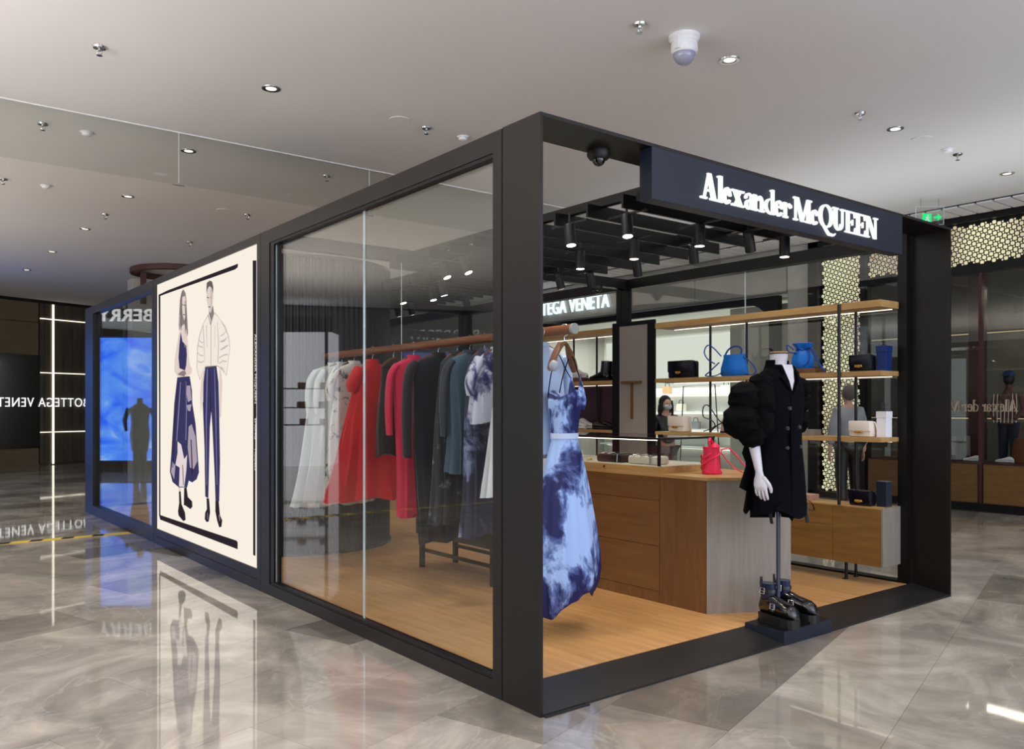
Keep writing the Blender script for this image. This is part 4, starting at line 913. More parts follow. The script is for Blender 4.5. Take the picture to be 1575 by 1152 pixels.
# vitrine on the counter
vt = T('glass_vitrine', 'low glass display case with oak base on the sales counter', 'display case', (2.35, 1.9, 0.98))
part('base', MB().box(2.0, 2.62, 1.065, 2.85, 0.9805, 1.028), M['oakl'], vt)
part('lining', MB().box(2.01, 2.61, 1.075, 2.84, 1.028, 1.034), mat('cream_lining', (226, 216, 196), 0.7), vt)
for (x, y) in ((2.002, 1.067), (2.602, 1.067), (2.002, 2.83), (2.602, 2.83)): part('corner_post', MB().box(x, x+0.018, y, y+0.018, 1.034, 1.222), M['metal'], vt)
part('top_frame', MB().box(2.0, 2.022, 1.065, 2.85, 1.222, 1.238).box(2.6, 2.622, 1.065, 2.85, 1.222, 1.238).box(2.022, 2.6, 1.065, 1.083, 1.222, 1.238).box(2.022, 2.6, 2.832, 2.85, 1.222, 1.238), M['metal'], vt)
part('glass_pane', MB().box(2.004, 2.009, 1.085, 2.83, 1.034, 1.222).box(2.611, 2.616, 1.085, 2.83, 1.034, 1.222).box(2.02, 2.60, 1.068, 1.073, 1.034, 1.222), M['glass'], vt)
part('glass_top', MB().box(2.022, 2.60, 1.083, 2.832, 1.231, 1.237), M['glass'], vt)
part('light_bar', MB().box(2.024, 2.036, 1.09, 2.82, 1.216, 1.221), emis('vitrine_light', (255, 244, 225), 5.0), vt)
part('lock', MB().cyl((1.999, 1.62, 1.008), (1.990, 1.62, 1.008), 0.009, 0.009, 12), M['chrome'], vt, True)

def clasp_bag(lab, x, y0, y1, z, h, dep, m, group=None, flap=True, knuckle=True):
    """boxy handbag, front towards -x, between y0..y1"""
    t = T('handbag', lab, 'bag', (x, (y0+y1)/2, z), group)
    part('body', MB().rbox(x, x+dep, y0, y1, z, z+h, min(0.018, dep/4)), m, t, True)
    if flap: part('flap', MB().rbox(x-0.010, x+dep*0.55, y0+0.004, y1-0.004, z+h*0.36, z+h+0.004, 0.008), m, t, True)
    yc = (y0+y1)/2
    if knuckle:
        mb = MB()
        for q in range(4): mb.blob((x-0.018, yc-0.024+0.016*q, z+h*0.34), 0.008, 0.008, 0.010, 8, 6)
        mb.tube([(x-0.014, yc-0.034, z+h*0.30), (x-0.020, yc, z+h*0.25), (x-0.014, yc+0.034, z+h*0.30)], 0.004, 6)
        part('clasp', mb, M['gold'], t, True)
    part('strap', MB().tube([(x+dep*.5, y0+0.012, z+h-0.01), (x+dep*.5, y0-0.012, z+h*0.9), (x+dep*.6, y0-0.02, z+h*.5), (x+dep*.7, y0-0.018, z+0.008)], 0.005, 6), m, t, True)
    return t
bl = fab('patent_black', (16, 16, 26), 0.25, sheen=0, var=0.05); iv = fab('ivory_leather', (226, 216, 202), 0.5, sheen=0, var=0.03)
nv_ = fab('navy_box', (20, 44, 100), 0.4, sheen=0, var=0.05)
# clutches in the vitrine
for k, (y, m_, w_) in enumerate(((1.50, M['soil'], 'dark brown'), (1.16, iv, 'ivory'))):
    t = T('clutch_bag', w_+' jewelled flat clutch lying inside the glass display case', 'bag', (2.15, y+0.14, 1.034))
    mm = fab('dark_brown_clutch', (52, 36, 30), 0.3) if k == 0 else iv
    part('body', MB().rbox(2.06, 2.22, y, y+0.28, 1.0345, 1.095, 0.02), mm, t, True)
    part('clasp', MB().tube([(2.062, y+0.06, 1.10), (2.09, y+0.10, 1.108), (2.062, y+0.14, 1.10), (2.09, y+0.18, 1.108), (2.062, y+0.22, 1.10)], 0.007, 6), M['chrome'], t, True)
    part('band', MB().tube([(2.05, y+0.04, 1.04), (2.052, y+0.04, 1.098), (2.14, y+0.04, 1.104), (2.23, y+0.04, 1.098)], 0.005, 6), M['chrome'], t, True)
for k in range(6):
    y = 1.92+0.12*k; t = T('jewellery_piece', 'small gold jewellery piece in the vitrine, '+['nearest the brown clutch', 'second from the brown clutch', 'third from the brown clutch', 'fourth from the brown clutch', 'fifth from the brown clutch', 'deepest in the case'][k], 'jewellery', (2.12, y, 1.034), 'jewellery in the vitrine')
    part('ring', MB().tube([(2.12+0.022*math.cos(a), y+0.022*math.sin(a), 1.042) for a in [q*PI/6 for q in range(12)]], 0.006, 6, True), M['gold'], t, True)
    part('stone', MB().blob((2.098, y, 1.05), 0.009, 0.009, 0.008, 8, 6), iv, t, True)
# pink bucket bag
pk = fab('pink_leather', (236, 52, 92), 0.4, sheen=0, var=0.08)
bx0, by0 = 2.30, 0.84
t = T('bucket_bag', 'bright pink leather bucket bag with trailing straps on the counter top', 'bag', (bx0, by0, 0.98))
part('body', MB().loft([ell(bx0, by0, z, r, r*0.8, 28, 0.5, am, 5) for z, r, am in ((0.981, .066, 0), (0.99, .078, 0), (1.04, .078, .01), (1.10, .072, .02), (1.15, .070, .035), (1.175, .074, .05))]), pk, t, True)
part('base_trim', MB().loft([ell(bx0, by0, z, r, r*0.8, 28, 0.5) for z, r in ((0.981, .080), (0.985, .083), (0.998, .083), (1.0, .079))]), pk, t, True)
for q in range(3):
    a0 = 0.4+q*1.3
    part('wrap_band', MB().tube([(bx0+0.081*math.cos(a0+s_*0.28), by0+0.066*math.sin(a0+s_*0.28), 1.03+0.011*s_+0.012*q) for s_ in range(-8, 9)], 0.006, 6), pk, t, True)
part('handle', MB().tube([(bx0-0.05, by0-0.03, 1.15), (bx0-0.055, by0-0.02, 1.215), (bx0-0.02, by0+0.0, 1.235), (bx0+0.02, by0+0.01, 1.205), (bx0+0.04, by0, 1.15)], 0.012, 8, flat=0.5), pk, t, True)
part('flap', MB().loft([ell(bx0+0.02, by0-0.015, z, r, r*.6, 20, 0.5) for z, r in ((1.165, .06), (1.185, .05), (1.20, .02))]), pk, t, True)
part('strap', MB().tube([(bx0+0.05, by0-0.04, 1.15), (bx0+0.09, by0-0.08, 1.17), (bx0+0.12, by0-0.13, 1.11), (bx0+0.135, by0-0.20, 1.03), (bx0+0.15, by0-0.26, 1.0), (bx0+0.12, by0-0.24, 0.992)], 0.015, 8, flat=0.35), pk, t, True)
part('strap', MB().tube([(bx0+0.06, by0-0.04, 1.13), (bx0+0.08, by0-0.07, 1.08), (bx0+0.10, by0-0.13, 1.02), (bx0+0.12, by0-0.20, 0.992), (bx0+0.15, by0-0.25, 0.99)], 0.013, 8, flat=0.35), pk, t, True)
part('stud', MB().blob((bx0+0.142, by0-0.235, 1.015), 0.011, 0.011, 0.009), M['black'], t, True)

# ================================================================== SHELVING ALONG THE RIGHT SIDE
XF, XB = 3.75, 4.03
def shelf_run(lab, y0, y1, zt, th, cat='shelf', g='oak wall shelves'):
    t = T('oak_shelf', lab, cat, (XF, (y0+y1)/2, zt), g)
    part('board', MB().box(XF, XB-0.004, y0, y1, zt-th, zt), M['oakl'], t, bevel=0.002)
    part('light_strip', MB().box(XB-0.04, XB-0.028, y0+0.04, y1-0.04, zt-th-0.006, zt-th), M['strip'], t)
    return t
shelf_run('top oak shelf of the bag wall, empty and nearest the ceiling', 0.36, 2.70, 2.298, 0.055)
shelf_run('middle oak shelf carrying blue and black bags', 0.36, 2.70, 1.745, 0.04)
shelf_run('lower oak shelf carrying white bags', 0.36, 2.70, 1.220, 0.036)
shelf_run('top oak shelf of the shoe wall beyond the mirror', 3.30, 4.75, 2.298, 0.055)
shelf_run('middle oak shelf with white sneakers and black boot', 3.30, 4.75, 1.745, 0.04)
shelf_run('lower oak shelf with sneakers and sandals', 3.30, 4.75, 1.220, 0.036)
for k, (x, y, z1, w_) in enumerate(((3.74, 0.705, 2.29, 'front upright before the bag shelves'), (3.985, 0.70, 2.243, 'rear upright behind the small white bag'), (3.985, 2.20, 2.243, 'upright behind the black box bag'), (3.985, 1.78, 2.243, 'upright left of the blue knotted bag'), (3.985, 3.78, 2.243, 'upright behind the black boot'), (3.985, 4.16, 2.243, 'upright behind the white sneakers'))):
    t = T('shelf_upright', 'thin dark steel '+w_, 'post', (x, y, fz), 'steel shelf uprights')
    if k == 0:
        part('tube', MB().cyl((x, y, 0.671), (x, y, z1), 0.013, 0.013, 12).cyl((x+0.09, y-0.01, fz), (x+0.09, y-0.01, 0.20), 0.013, 0.013, 12), M['metal'], t, True)
    else: part('tube', MB().cyl((x, y, fz), (x, y, z1), 0.012, 0.012, 12), M['metal'], t, True)
    part('foot_plate', MB().cyl((x+(0.09 if k == 0 else 0), y, fz), (x+(0.09 if k == 0 else 0), y, fz+0.006), 0.022, 0.022, 12), M['metal'], t, True)
cb = T('floating_cabinet', 'long oak cabinet raised on steel uprights below the bag shelves', 'cabinet', (3.9, 1.3, 0.21))
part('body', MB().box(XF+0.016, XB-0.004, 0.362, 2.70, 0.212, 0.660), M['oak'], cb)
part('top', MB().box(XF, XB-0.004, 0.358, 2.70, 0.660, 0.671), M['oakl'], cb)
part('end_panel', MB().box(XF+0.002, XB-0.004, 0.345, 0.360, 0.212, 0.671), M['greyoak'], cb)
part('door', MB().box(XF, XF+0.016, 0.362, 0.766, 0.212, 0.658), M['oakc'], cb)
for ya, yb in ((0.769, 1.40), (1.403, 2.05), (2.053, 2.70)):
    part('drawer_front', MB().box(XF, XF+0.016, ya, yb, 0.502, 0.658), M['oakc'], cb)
    part('drawer_front', MB().box(XF, XF+0.016, ya, yb, 0.212, 0.499), M['oakc'], cb)
# cabinet body above the shoe bay & dark backing
dk = T('back_panel', 'dark maroon panel behind the shoe shelves', 'panel', (4.015, 4.0, 1.22))
part('board', MB().box(4.008, 4.026, 3.32, 4.75, 1.225, 1.700), M['burgundy'], dk)
part('edge_trim', MB().box(4.004, 4.028, 3.30, 3.32, 1.225, 1.700), M['metal2'], dk)
# mirror column between the bays
mc = T('mirror_panel', 'tall dark framed grey mirror with its T-shaped rack reflection modelled in wood between shelf bays', 'panel', (XF+0.1, 3.0, fz))
part('frame', MB().box(XF-0.005, XF+0.02, 2.705, 2.80, fz, 2.34).box(XF-0.005, XF+0.02, 3.20, 3.295, fz, 2.34).box(XF-0.005, XF+0.02, 2.80, 3.20, 2.30, 2.34), M['metal2'], mc)
part('panel', MB().box(XF+0.004, XF+0.016, 2.80, 3.20, fz, 2.30), mat('mirror_grey', (150, 142, 136), 0.6, var=0.04), mc)  # mirror's reflected tone painted as an even grey
part('reflected_rack_bar', MB().box(XF-0.03, XF+0.004, 2.88, 3.15, 1.705, 1.73), M['oakh'], mc)  # rack reflected in the mirror, built as solid wood
part('reflected_rack_post', MB().box(XF-0.012, XF+0.004, 3.0, 3.025, 1.34, 1.705), M['oak'], mc)  # post of the same reflected rack

SMOOTH[0] = True
# ================================================================== GOODS ON THE SHELVES
zs2, zs3, zc = 1.7455, 1.2205, 0.6715
clasp_bag('black box bag with gold knuckle clasp at the inner end of the middle shelf', 3.79, 2.28, 2.57, zs2, 0.165, 0.13, bl, 'clasp bags')
clasp_bag('black patent bag with gold clasp beside the navy box on the middle shelf', 3.80, 0.47, 0.66, zs2, 0.13, 0.10, bl, 'clasp bags')
clasp_bag('ivory bag with gold clasp at the inner end of the lower shelf', 3.79, 2.36, 2.57, zs3, 0.15, 0.12, iv, 'clasp bags')
clasp_bag('ivory bag with gold clasp beside the white box on the lower shelf', 3.80, 0.47, 0.66, zs3, 0.125, 0.10, iv, 'clasp bags')
clasp_bag('glossy black bag with clasp on the floating cabinet', 3.80, 0.47, 0.66, zc, 0.12, 0.10, bl, 'clasp bags')
for z, h, m_, w_ in ((zs2, 0.20, nv_, 'upright navy blue box at the end of the middle shelf'), (zs3, 0.205, fab('white_box', (228, 228, 232), 0.5, var=0.02), 'upright white box at the end of the lower shelf'), (zc, 0.20, fab('dark_navy_box', (16, 26, 44), 0.4), 'upright dark navy box at the end of the floating cabinet')):
    t = T('gift_box', w_, 'box', (3.90, 0.41, z), 'upright boxes beside the clasp bags')
    part('box_body', MB().box(3.86, 3.95, 0.375, 0.455, z, z+h-0.05), m_, t, bevel=0.002)
    part('lid', MB().box(3.857, 3.953, 0.372, 0.458, z+h-0.05, z+h), m_, t, bevel=0.002)
bz = fab('cobalt_leather', (24, 112, 205), 0.45, sheen=0, var=0.12); bzd = fab('blue_strap', (18, 70, 150), 0.4, sheen=0)
t = T('handbag', 'bright blue soft bag with knotted handle and loose straps on the middle shelf', 'bag', (3.87, 1.85, zs2))
part('body', MB().loft([ell(3.87, 1.83, zs2+z, rx, ry, 32, 0, am, 6, z*9) for z, rx, ry, am in ((0.001, .055, .135, 0), (0.02, .07, .15, .01), (0.08, .068, .145, .03), (0.14, .058, .125, .04), (0.175, .05, .115, .05), (0.20, .045, .12, .05))]), bz, t, True)
part('handle', MB().tube([(3.85, 1.93, zs2+.18), (3.85, 1.88, zs2+.25), (3.85, 1.80, zs2+.275), (3.85, 1.74, zs2+.25), (3.85, 1.745, zs2+.19)], 0.008, 6), bzd, t, True)
part('strap', MB().tube([(3.83, 1.95, zs2+.19), (3.82, 2.03, zs2+.27), (3.82, 2.10, zs2+.30), (3.82, 2.14, zs2+.24), (3.82, 2.10, zs2+.17), (3.80, 2.00, zs2+.12)], 0.006, 6), bzd, t, True)
part('strap', MB().tube([(3.80, 1.95, zs2+.13), (3.79, 2.05, zs2+.05), (3.79, 2.10, zs2+.012), (3.80, 2.0, zs2+.008), (3.80, 1.93, zs2+.03)], 0.010, 6, flat=0.5), bzd, t, True)
part('strap', MB().tube([(3.85, 1.72, zs2+.17), (3.84, 1.64, zs2+.13), (3.84, 1.575, zs2+.05), (3.84, 1.60, zs2+.01), (3.85, 1.69, zs2+.01)], 0.006, 6), bzd, t, True)
t = T('display_block', 'low walnut display block under the blue drawstring bag', 'block', (3.9, 1.08, zs2))
part('block', MB().box(3.79, 3.96, 0.95, 1.23, zs2, zs2+0.042), M['walnut'], t, bevel=0.002)
zb = zs2+0.0425
t = T('drawstring_bag', 'bright blue drawstring pouch bag on a walnut block behind the mannequin neck', 'bag', (3.87, 1.12, zb))
part('body', MB().loft([ell(3.87, 1.12, zb+z, r, r*1.15, 32, 0, am, 8, z*7) for z, r, am in ((0.001, .07, 0), (0.03, .085, .02), (0.10, .08, .04), (0.15, .052, .08), (0.168, .042, .10), (0.19, .06, .10), (0.215, .075, .12), (0.222, .06, .12))]), bz, t, True)
part('drawstring', MB().tube([(3.87+.052*math.cos(a), 1.12+.056*math.sin(a), zb+.165) for a in [q*PI/8 for q in range(16)]], 0.007, 6, True), bzd, t, True)
part('strap', MB().tube([(3.83, 1.06, zb+.165), (3.81, 1.0, zb+.17), (3.80, 0.96, zb+.11), (3.79, 0.92, zb+.04), (3.79, 0.86, zb-.035)], 0.008, 6), bzd, t, True)
part('strap', MB().tube([(3.83, 1.18, zb+.165), (3.82, 1.24, zb+.21), (3.81, 1.22, zb+.15), (3.81, 1.14, zb+.13)], 0.006, 6), bzd, t, True)
part('strap', MB().tube([(3.83, 1.05, zb+.16), (3.815, 1.02, zb+.12), (3.81, 1.03, zb+.05), (3.80, 1.07, zb+.02)], 0.006, 6), bzd, t, True)
bpk = fab('blush_leather', (236, 200, 190), 0.5, sheen=0)
t = T('handbag', 'blush pink handbag wrapped in black straps beside the mannequin sleeve', 'bag', (3.87, 1.9, zs3))
part('body', MB().loft([ell(3.87, 1.86, zs3+z, .05, ry, 28, 0) for z, ry in ((0.001, .11), (0.02, .125), (0.10, .11), (0.16, .09), (0.17, .08))]), bpk, t, True)
part('base_trim', MB().loft([ell(3.87, 1.86, zs3+z, .055, .13, 28, 0) for z in (0.001, 0.018)]), M['black'], t, True)
part('strap', MB().tube([(3.80, 1.76, zs3+.08), (3.81, 1.86, zs3+.11), (3.81, 1.98, zs3+.07), (3.80, 2.05, zs3+.01)], 0.010, 6, flat=0.5), M['black'], t, True)
part('strap', MB().tube([(3.80, 1.76, zs3+.11), (3.81, 1.93, zs3+.10), (3.82, 2.04, zs3+.20), (3.82, 2.10, zs3+.26), (3.82, 2.15, zs3+.24), (3.82, 2.15, zs3+.15), (3.81, 2.05, zs3+.12), (3.80, 2.0, zs3+.06), (3.80, 2.13, zs3+.012)], 0.009, 6, flat=0.5), M['black'], t, True)
part('handle', MB().tube([(3.87, 1.93, zs3+.16), (3.87, 1.90, zs3+.20), (3.87, 1.82, zs3+.20), (3.87, 1.79, zs3+.16)], 0.006, 6), M['black'], t, True)
for (y0, y1, z, h, m_, lab) in ((0.98, 1.12, zs3, 0.05, M['greyoak'], 'small grey block on the lower shelf behind the mannequin'), (1.0, 1.26, zc, 0.05, fab('rose_block', (170, 128, 112), 0.6), 'low rose brown block on the cabinet behind the hanging ribbon')):
    t = T('display_block', lab, 'block', (3.85, (y0+y1)/2, z)); part('block', MB().box(3.79, 3.93, y0, y1, z, z+h), m_, t, bevel=0.003)
for k, (y, z) in enumerate(((1.42, zs2), (1.45, zs3))):
    pass
t = T('phone_display', 'wooden topped white neck block of a bust display on the lower shelf', 'block', (3.88, 1.45, zs3)) if False else None

def shoe(t, cx, y0, L, z0, m, sole, h=0.10, w=0.045, soleh=0.022, d=1):
    """low shoe, heel at y0, toe towards y0+d*L"""
    prof = ((0.0, .55, .50), (.06, .80, .78), (.2, 1.0, .85), (.35, .95, .85), (.5, .72, .95), (.7, .50, 1.05), (.88, .40, .92), (1.0, .18, .45))
    def rings(hs, ws, zz, full):
        out = []
        for f, hh, wv in prof:
            H = h*hh if full else soleh; wv2 = w*wv*ws
            pts = []
            for q in range(14):
                a = 2*PI*q/14; pts.append((cx+wv2*math.cos(a), y0+d*L*f, zz+(H/2)*(1+math.sin(a))))
            out.append(pts)
        return out
    part('sole', MB().loft(rings(1, 1.12, z0, False)), sole, t, True)
    part('upper', MB().loft(rings(1, 1.0, z0+soleh*0.7, True)), m, t, True)
wl = fab('white_leather', (226, 220, 216), 0.5, sheen=0, var=0.02); ws_ = fab('white_rubber', (232, 230, 226), 0.6)
def pair(lab, y, z, m, s, g=None, L=0.25, h=.10, laces=None, sl=.03):
    t = T('shoe_pair', lab, 'shoes', (3.87, y, z), g)
    for cx in (3.83, 3.93):
        shoe(t, cx, y+L/2 if cx < 3.9 else y+L/2-0.03, L, z, m, s, h, .042, sl, -1)
        if laces: part('laces', MB().box(cx-.015, cx+.015, y-0.04, y+0.03, z+h*0.78, z+h*0.86), laces, t)
    return t
blk = T('display_block', 'brown walnut block under the white sneakers on the shoe shelf', 'block', (3.87, 4.0, zs2)); part('block', MB().box(3.78, 3.97, 3.80, 4.25, zs2, zs2+0.04), M['walnut'], blk)
pair('white sneakers on the walnut block behind the tie-dye dress straps', 4.03, zs2+0.0405, wl, ws_, 'sneakers', laces=ws_)
pair('white sneakers on the lower shoe shelf beside the dress', 3.92, zs3, wl, ws_, 'sneakers', laces=bpk)
pair('black open shoes on the lower shoe shelf beside the mirror panel', 3.55, zs3, M['gloss'], M['black'], None, h=.07)
t = T('ankle_boots', 'black leather ankle boot on the shoe shelf beside the mirror panel', 'shoes', (3.87, 3.58, zs2))
for cx in (3.84, 3.94):
    shoe(t, cx, 3.46, 0.27, zs2, M['gloss'], M['black'], .09, .045, .035, 1)
    part('shaft', MB().loft([ell(cx, 3.51+dy, zs2+z, .036, .05, 18) for z, dy in ((.06, 0.01), (.12, 0), (.18, -.01), (.215, -.01))]), M['gloss'], t, True)
# bench
bn = T('display_bench', 'low dark topped bench on steel legs under the clothes rail', 'bench', (1.55, 2.75, fz))
part('seat_box', MB().rbox(1.36, 1.75, 2.15, 3.34, 0.348, 0.505, 0.012), mat('dark_olive_fabric', (46, 44, 38), 0.7), bn, True)
for x in (1.37, 1.72):
    for y in (2.2, 3.24): part('leg', MB().box(x, x+0.028, y, y+0.05, fz, 0.348), M['metal'], bn)
for x in (1.375, 1.725): part('stretcher', MB().box(x, x+0.02, 2.25, 3.24, 0.20, 0.228), M['metal'], bn)

# ================================================================== CLOTHES RAIL
RX, RZ = 0.99, 1.945
cr = T('clothes_rail', 'round brown wooden clothes rail along the glazed booth side', 'rail', (RX, 2.6, RZ))
part('bar', MB().cyl((RX, 0.865, RZ), (RX, 4.34, RZ), 0.031, 0.031, 24), M['rail'], cr, True)
part('end_cap', MB().cyl((RX, 0.845, RZ), (RX, 0.865, RZ), 0.034, 0.034, 24), mat('clear_end_cap', (150, 150, 146), 0.2, 0, 0.7), cr, True)
for y in (2.95,): part('suspension_cable', MB().cyl((RX, y, RZ+0.03), (RX, y, 2.637), 0.003, 0.003, 6), M['chrome'], cr)
part('wall_flange', MB().cyl((RX, 4.335, RZ), (RX, 4.352, RZ), 0.05, 0.05, 20), M['metal'], cr, True)

def hanger(t, zb, w=0.19, rz=0.0, pad=None, drop=0.05):
    """local coordinates, z measured from zb; hangs over the rail"""
    top = RZ+0.031-zb
    part('hook', MB().tube([(0, -0.034*math.sin(a), top-0.034+0.038*math.cos(a)-0.0) for a in [math.radians(v) for v in (-110, -80, -40, 0, 40, 80, 110, 140, 165)]]+[(0, 0, top-0.078), (0, 0, top-0.11)], 0.0028, 6), M['chrome'], t, True, world=False)
    z0 = top-0.115
    part('hanger', MB().tube([(-w, 0, z0-drop-0.02), (-w*.6, 0, z0-drop*.5), (0, 0, z0), (w*.6, 0, z0-drop*.5), (w, 0, z0-drop-0.02)], [0.010, .013, .014, .013, .010], 8), pad or M['walnut'], t, True, world=False)
    return z0
def garment(y, lab, cat, m, zb, wt, wb, th=0.05, tb=0.09, amp=0.10, fr=11, sleeve=None, rz=0.0, zt=1.80, waist=None, dx=0.0, ph=0.0, sm=None, strap=False, g='clothes on the rail'):
    t = T('hanging_garment', lab, cat, (RX+dx, y, zb), g, rz)
    hanger(t, zb, wt*0.85)
    H = zt-zb; rings = []; n = 48
    N = 16
    for i in range(N+1):
        f = i/N; z = H*f
        w = wb+(wt-wb)*f**0.9; th_ = tb+(th-tb)*f
        if waist:
            wf, ws = waist; w *= 1-(1-ws)*math.exp(-((f-wf)/0.10)**2)
        a = amp*(1-f)**1.1
        zz = z+(0.015*math.sin(3*f+ph) if i else 0)
        r = ell(0.012*math.sin(5*f+ph), 0, zz, w, th_, n, 0, a, fr, ph+f*0.8, 2.3)
        if i == 0: r = [(p[0], p[1], 0.02*math.sin(3.0*math.atan2(p[1], p[0])+ph)) for p in r]
        rings.append(r)
    if not strap:
        rings.append(ell(0, 0, H+0.025, wt*0.72, th*0.8, n, p=2.2)); rings.append(ell(0, 0, H+0.045, wt*0.40, th*0.75, n)); rings.append(ell(0, 0, H+0.052, 0.06, th*0.7, n))
    part('cloth', MB().loft(rings), m, t, True, world=False)
    if strap:
        for s in (-1, 1): part('strap', MB().tube([(s*wt*0.75, 0, H-0.02), (s*wt*0.72, 0.0, H+0.03), (s*wt*.68, 0, RZ+0.031-zb-0.14)], 0.006, 6, flat=.5), sm or m, t, True, world=False)
    else:
        part('collar', MB().loft([ell(0, 0, H+0.045, 0.062, th*0.9, 24), ell(0, 0, H+0.075, 0.056, th*0.85, 24)], caps=False), sm or m, t, True, world=False)
    if sleeve:
        L, sw = sleeve
        for s in (-1, 1):
            pts = [(s*wt*0.90, 0, H-0.01), (s*(wt+0.035), 0.01, H-0.10), (s*(wt+0.05), 0.015, H-0.10-L*0.5), (s*(wt+0.04), 0.02, H-0.10-L)]
            part('sleeve', MB().tube(pts, [sw*0.95, sw, sw*1.05, sw*0.85], 14, flat=0.62), sm or m, t, True, world=False)
    return t
paleb = fab('pale_blue_shirting', (176, 196, 226), 0.7); whitec = fab('white_cotton', (222, 222, 226), 0.75, var=0.05)
sheer = fab('sheer_white_tulle', (236, 238, 244), 0.8, alpha=0.6); sheer2 = fab('pale_green_white_cotton', (226, 234, 236), 0.8, alpha=0.7)
red = fab('red_tulle', (205, 30, 38), 0.7, var=0.2); pink = fab('crimson_wool', (214, 36, 76), 0.7, var=0.08)
olive = fab('charcoal_olive', (42, 38, 34), 0.8); darkn = fab('black_navy_wool', (12, 17, 32), 0.8); teal = fab('teal_satin', (66, 88, 104), 0.4, var=0.2)
gunm = fab('dark_grey_satin', (38, 44, 56), 0.5, var=0.2); brownb = fab('brown_black_knit', (30, 23, 25), 0.8)
floralw = tiedye('floral_white_print', (222, 222, 216), (86, 100, 92), 14, 0.58); navyw = tiedye('navy_white_print', (205, 208, 226), (36, 36, 90), 7, 0.50)
lace = tiedye('black_lace_print', (30, 32, 40), (120, 118, 128), 12, 0.62); td2 = tiedye('blue_splash_print', (40, 44, 70), (150, 160, 200), 4, 0.56)
garment(1.14, 'pale blue long shirt hanging directly behind the tie-dye dress', 'shirt', paleb, 1.14, 0.19, 0.22, sleeve=(0.42, 0.045), dx=-0.03, ph=1)
garment(1.42, 'white shirt dress hanging behind the dark corner post', 'dress', whitec, 0.88, 0.14, 0.27, amp=0.12, ph=2)
garment(1.64, 'white blouse splashed with navy print beside the corner post', 'blouse', navyw, 1.36, 0.17, 0.24, sleeve=(0.16, 0.06), ph=1.5)
garment(1.80, 'long navy dress with pale blue splashes down its front', 'dress', td2, 0.56, 0.13, 0.20, ph=.7)
garment(1.98, 'teal grey satin shirt with pale collar', 'shirt', teal, 1.00, 0.17, 0.20, sleeve=(0.45, 0.045), sm=gunm, ph=.3)
garment(2.14, 'long black outfit with pale floral pattern at its edge', 'outfit', lace, 0.62, 0.14, 0.24, ph=1.1)
garment(2.40, 'very long dark navy coat reaching lowest of all', 'coat', darkn, 0.44, 0.22, 0.17, th=0.07, tb=0.07, amp=0.04, sleeve=(0.62, 0.058), sm=brownb, ph=1.9)
garment(2.76, 'long crimson pink coat beside the dark navy coat', 'coat', pink, 0.60, 0.17, 0.15, th=0.06, tb=0.07, amp=0.05, sleeve=(0.46, 0.045), ph=0.4)
garment(3.08, 'charcoal olive sleeveless dress between the red and crimson clothes', 'dress', olive, 1.06, 0.12, 0.15, amp=0.04, strap=True, ph=2.9)
garment(3.44, 'wide red tulle dress flaring down to a ruffled hem', 'dress', red, 0.68, 0.13, 0.43, tb=0.16, amp=0.13, fr=13, sleeve=(0.10, 0.09), ph=1.3)
garment(3.78, 'white floral printed dress with grey collar behind the red dress', 'dress', floralw, 0.62, 0.18, 0.28, amp=0.10, sleeve=(0.18, 0.06), ph=2.1)
garment(4.02, 'sheer white long dress second from the column end of the rail', 'dress', sheer, 0.60, 0.19, 0.36, amp=0.13, fr=13, sleeve=(0.3, 0.05), ph=0.9)
garment(4.20, 'sheer white long dress at the column end of the rail', 'dress', sheer2, 0.56, 0.19, 0.40, tb=0.07, amp=0.12, fr=13, sleeve=(0.3, 0.05), ph=0.2)

# the tie-dye dress at the front of the rail
dy = 0.945; zb = 0.25
td = tiedye('blue_tie_dye_cloth', (160, 188, 238), (3, 14, 82), 3.4, 0.505, 0.10, 0.0, 0.55)
tdb = tiedye('blue_tie_dye_bodice', (160, 188, 238), (4, 16, 84), 6.0, 0.49)
ds = T('tie_dye_dress', 'long strappy white dress with deep blue tie-dye hanging at the rail front', 'dress', (RX, dy, zb), 'clothes on the rail', math.radians(20))
z0 = hanger(ds, zb, 0.15, drop=0.13)
for s in (-1, 1):
    part('hanger_pad', MB().loft([[(s*(0.05+0.11*f)+r*math.cos(a)*0.4, 0.012+r*math.sin(a), z0-0.005-0.16*f+r*math.cos(a)) for a in [q*PI/5 for q in range(10)]] for f, r in ((0, .012), (0.3, .024), (.7, .030), (.95, .026), (1, .010))]), M['walnut'], ds, True, world=False)
part('shoulder_pad', MB().blob((-0.155, -0.01, z0-0.15), 0.03, 0.03, 0.035), fab('silver_grey_pad', (160, 168, 178), 0.4), ds, True, world=False)
def dress_ring(z, rx, ry, amp, n=64, fr=7, ph=0.0, hem=0.0):
    pts = []
    for q in range(n):
        a = 2*PI*q/n; f = 1+amp*(0.6*math.sin(fr*a+ph)+0.4*math.sin((fr*2+1)*a+ph*1.7))
        zz = z+hem*(0.055*math.sin(a+2.2)+0.03*math.sin(3*a+1.0)+0.014*math.sin(7*a))
        pts.append((rx*f*math.cos(a), ry*f*math.sin(a), zz))
    return pts
sk = []
for z, rx, ry, am, h in ((0.05, .235, .155, .05, 1), (0.0, .245, .165, .10, 1), (0.06, .275, .185, .10, 1), (0.16, .285, .195, .10, .5), (0.28, .275, .19, .10, .2), (0.45, .245, .17, .10, 0), (0.62, .21, .145, .09, 0), (0.78, .17, .12, .08, 0), (0.90, .13, .10, .06, 0), (0.97, .105, .085, .04, 0), (1.0, .098, .08, .02, 0), (1.035, .098, .08, 0, 0)):
    sk.append(dress_ring(z, rx, ry, am, ph=z*1.5, hem=h))
part('skirt', MB().loft(sk), td, ds, True, world=False)
bo = []
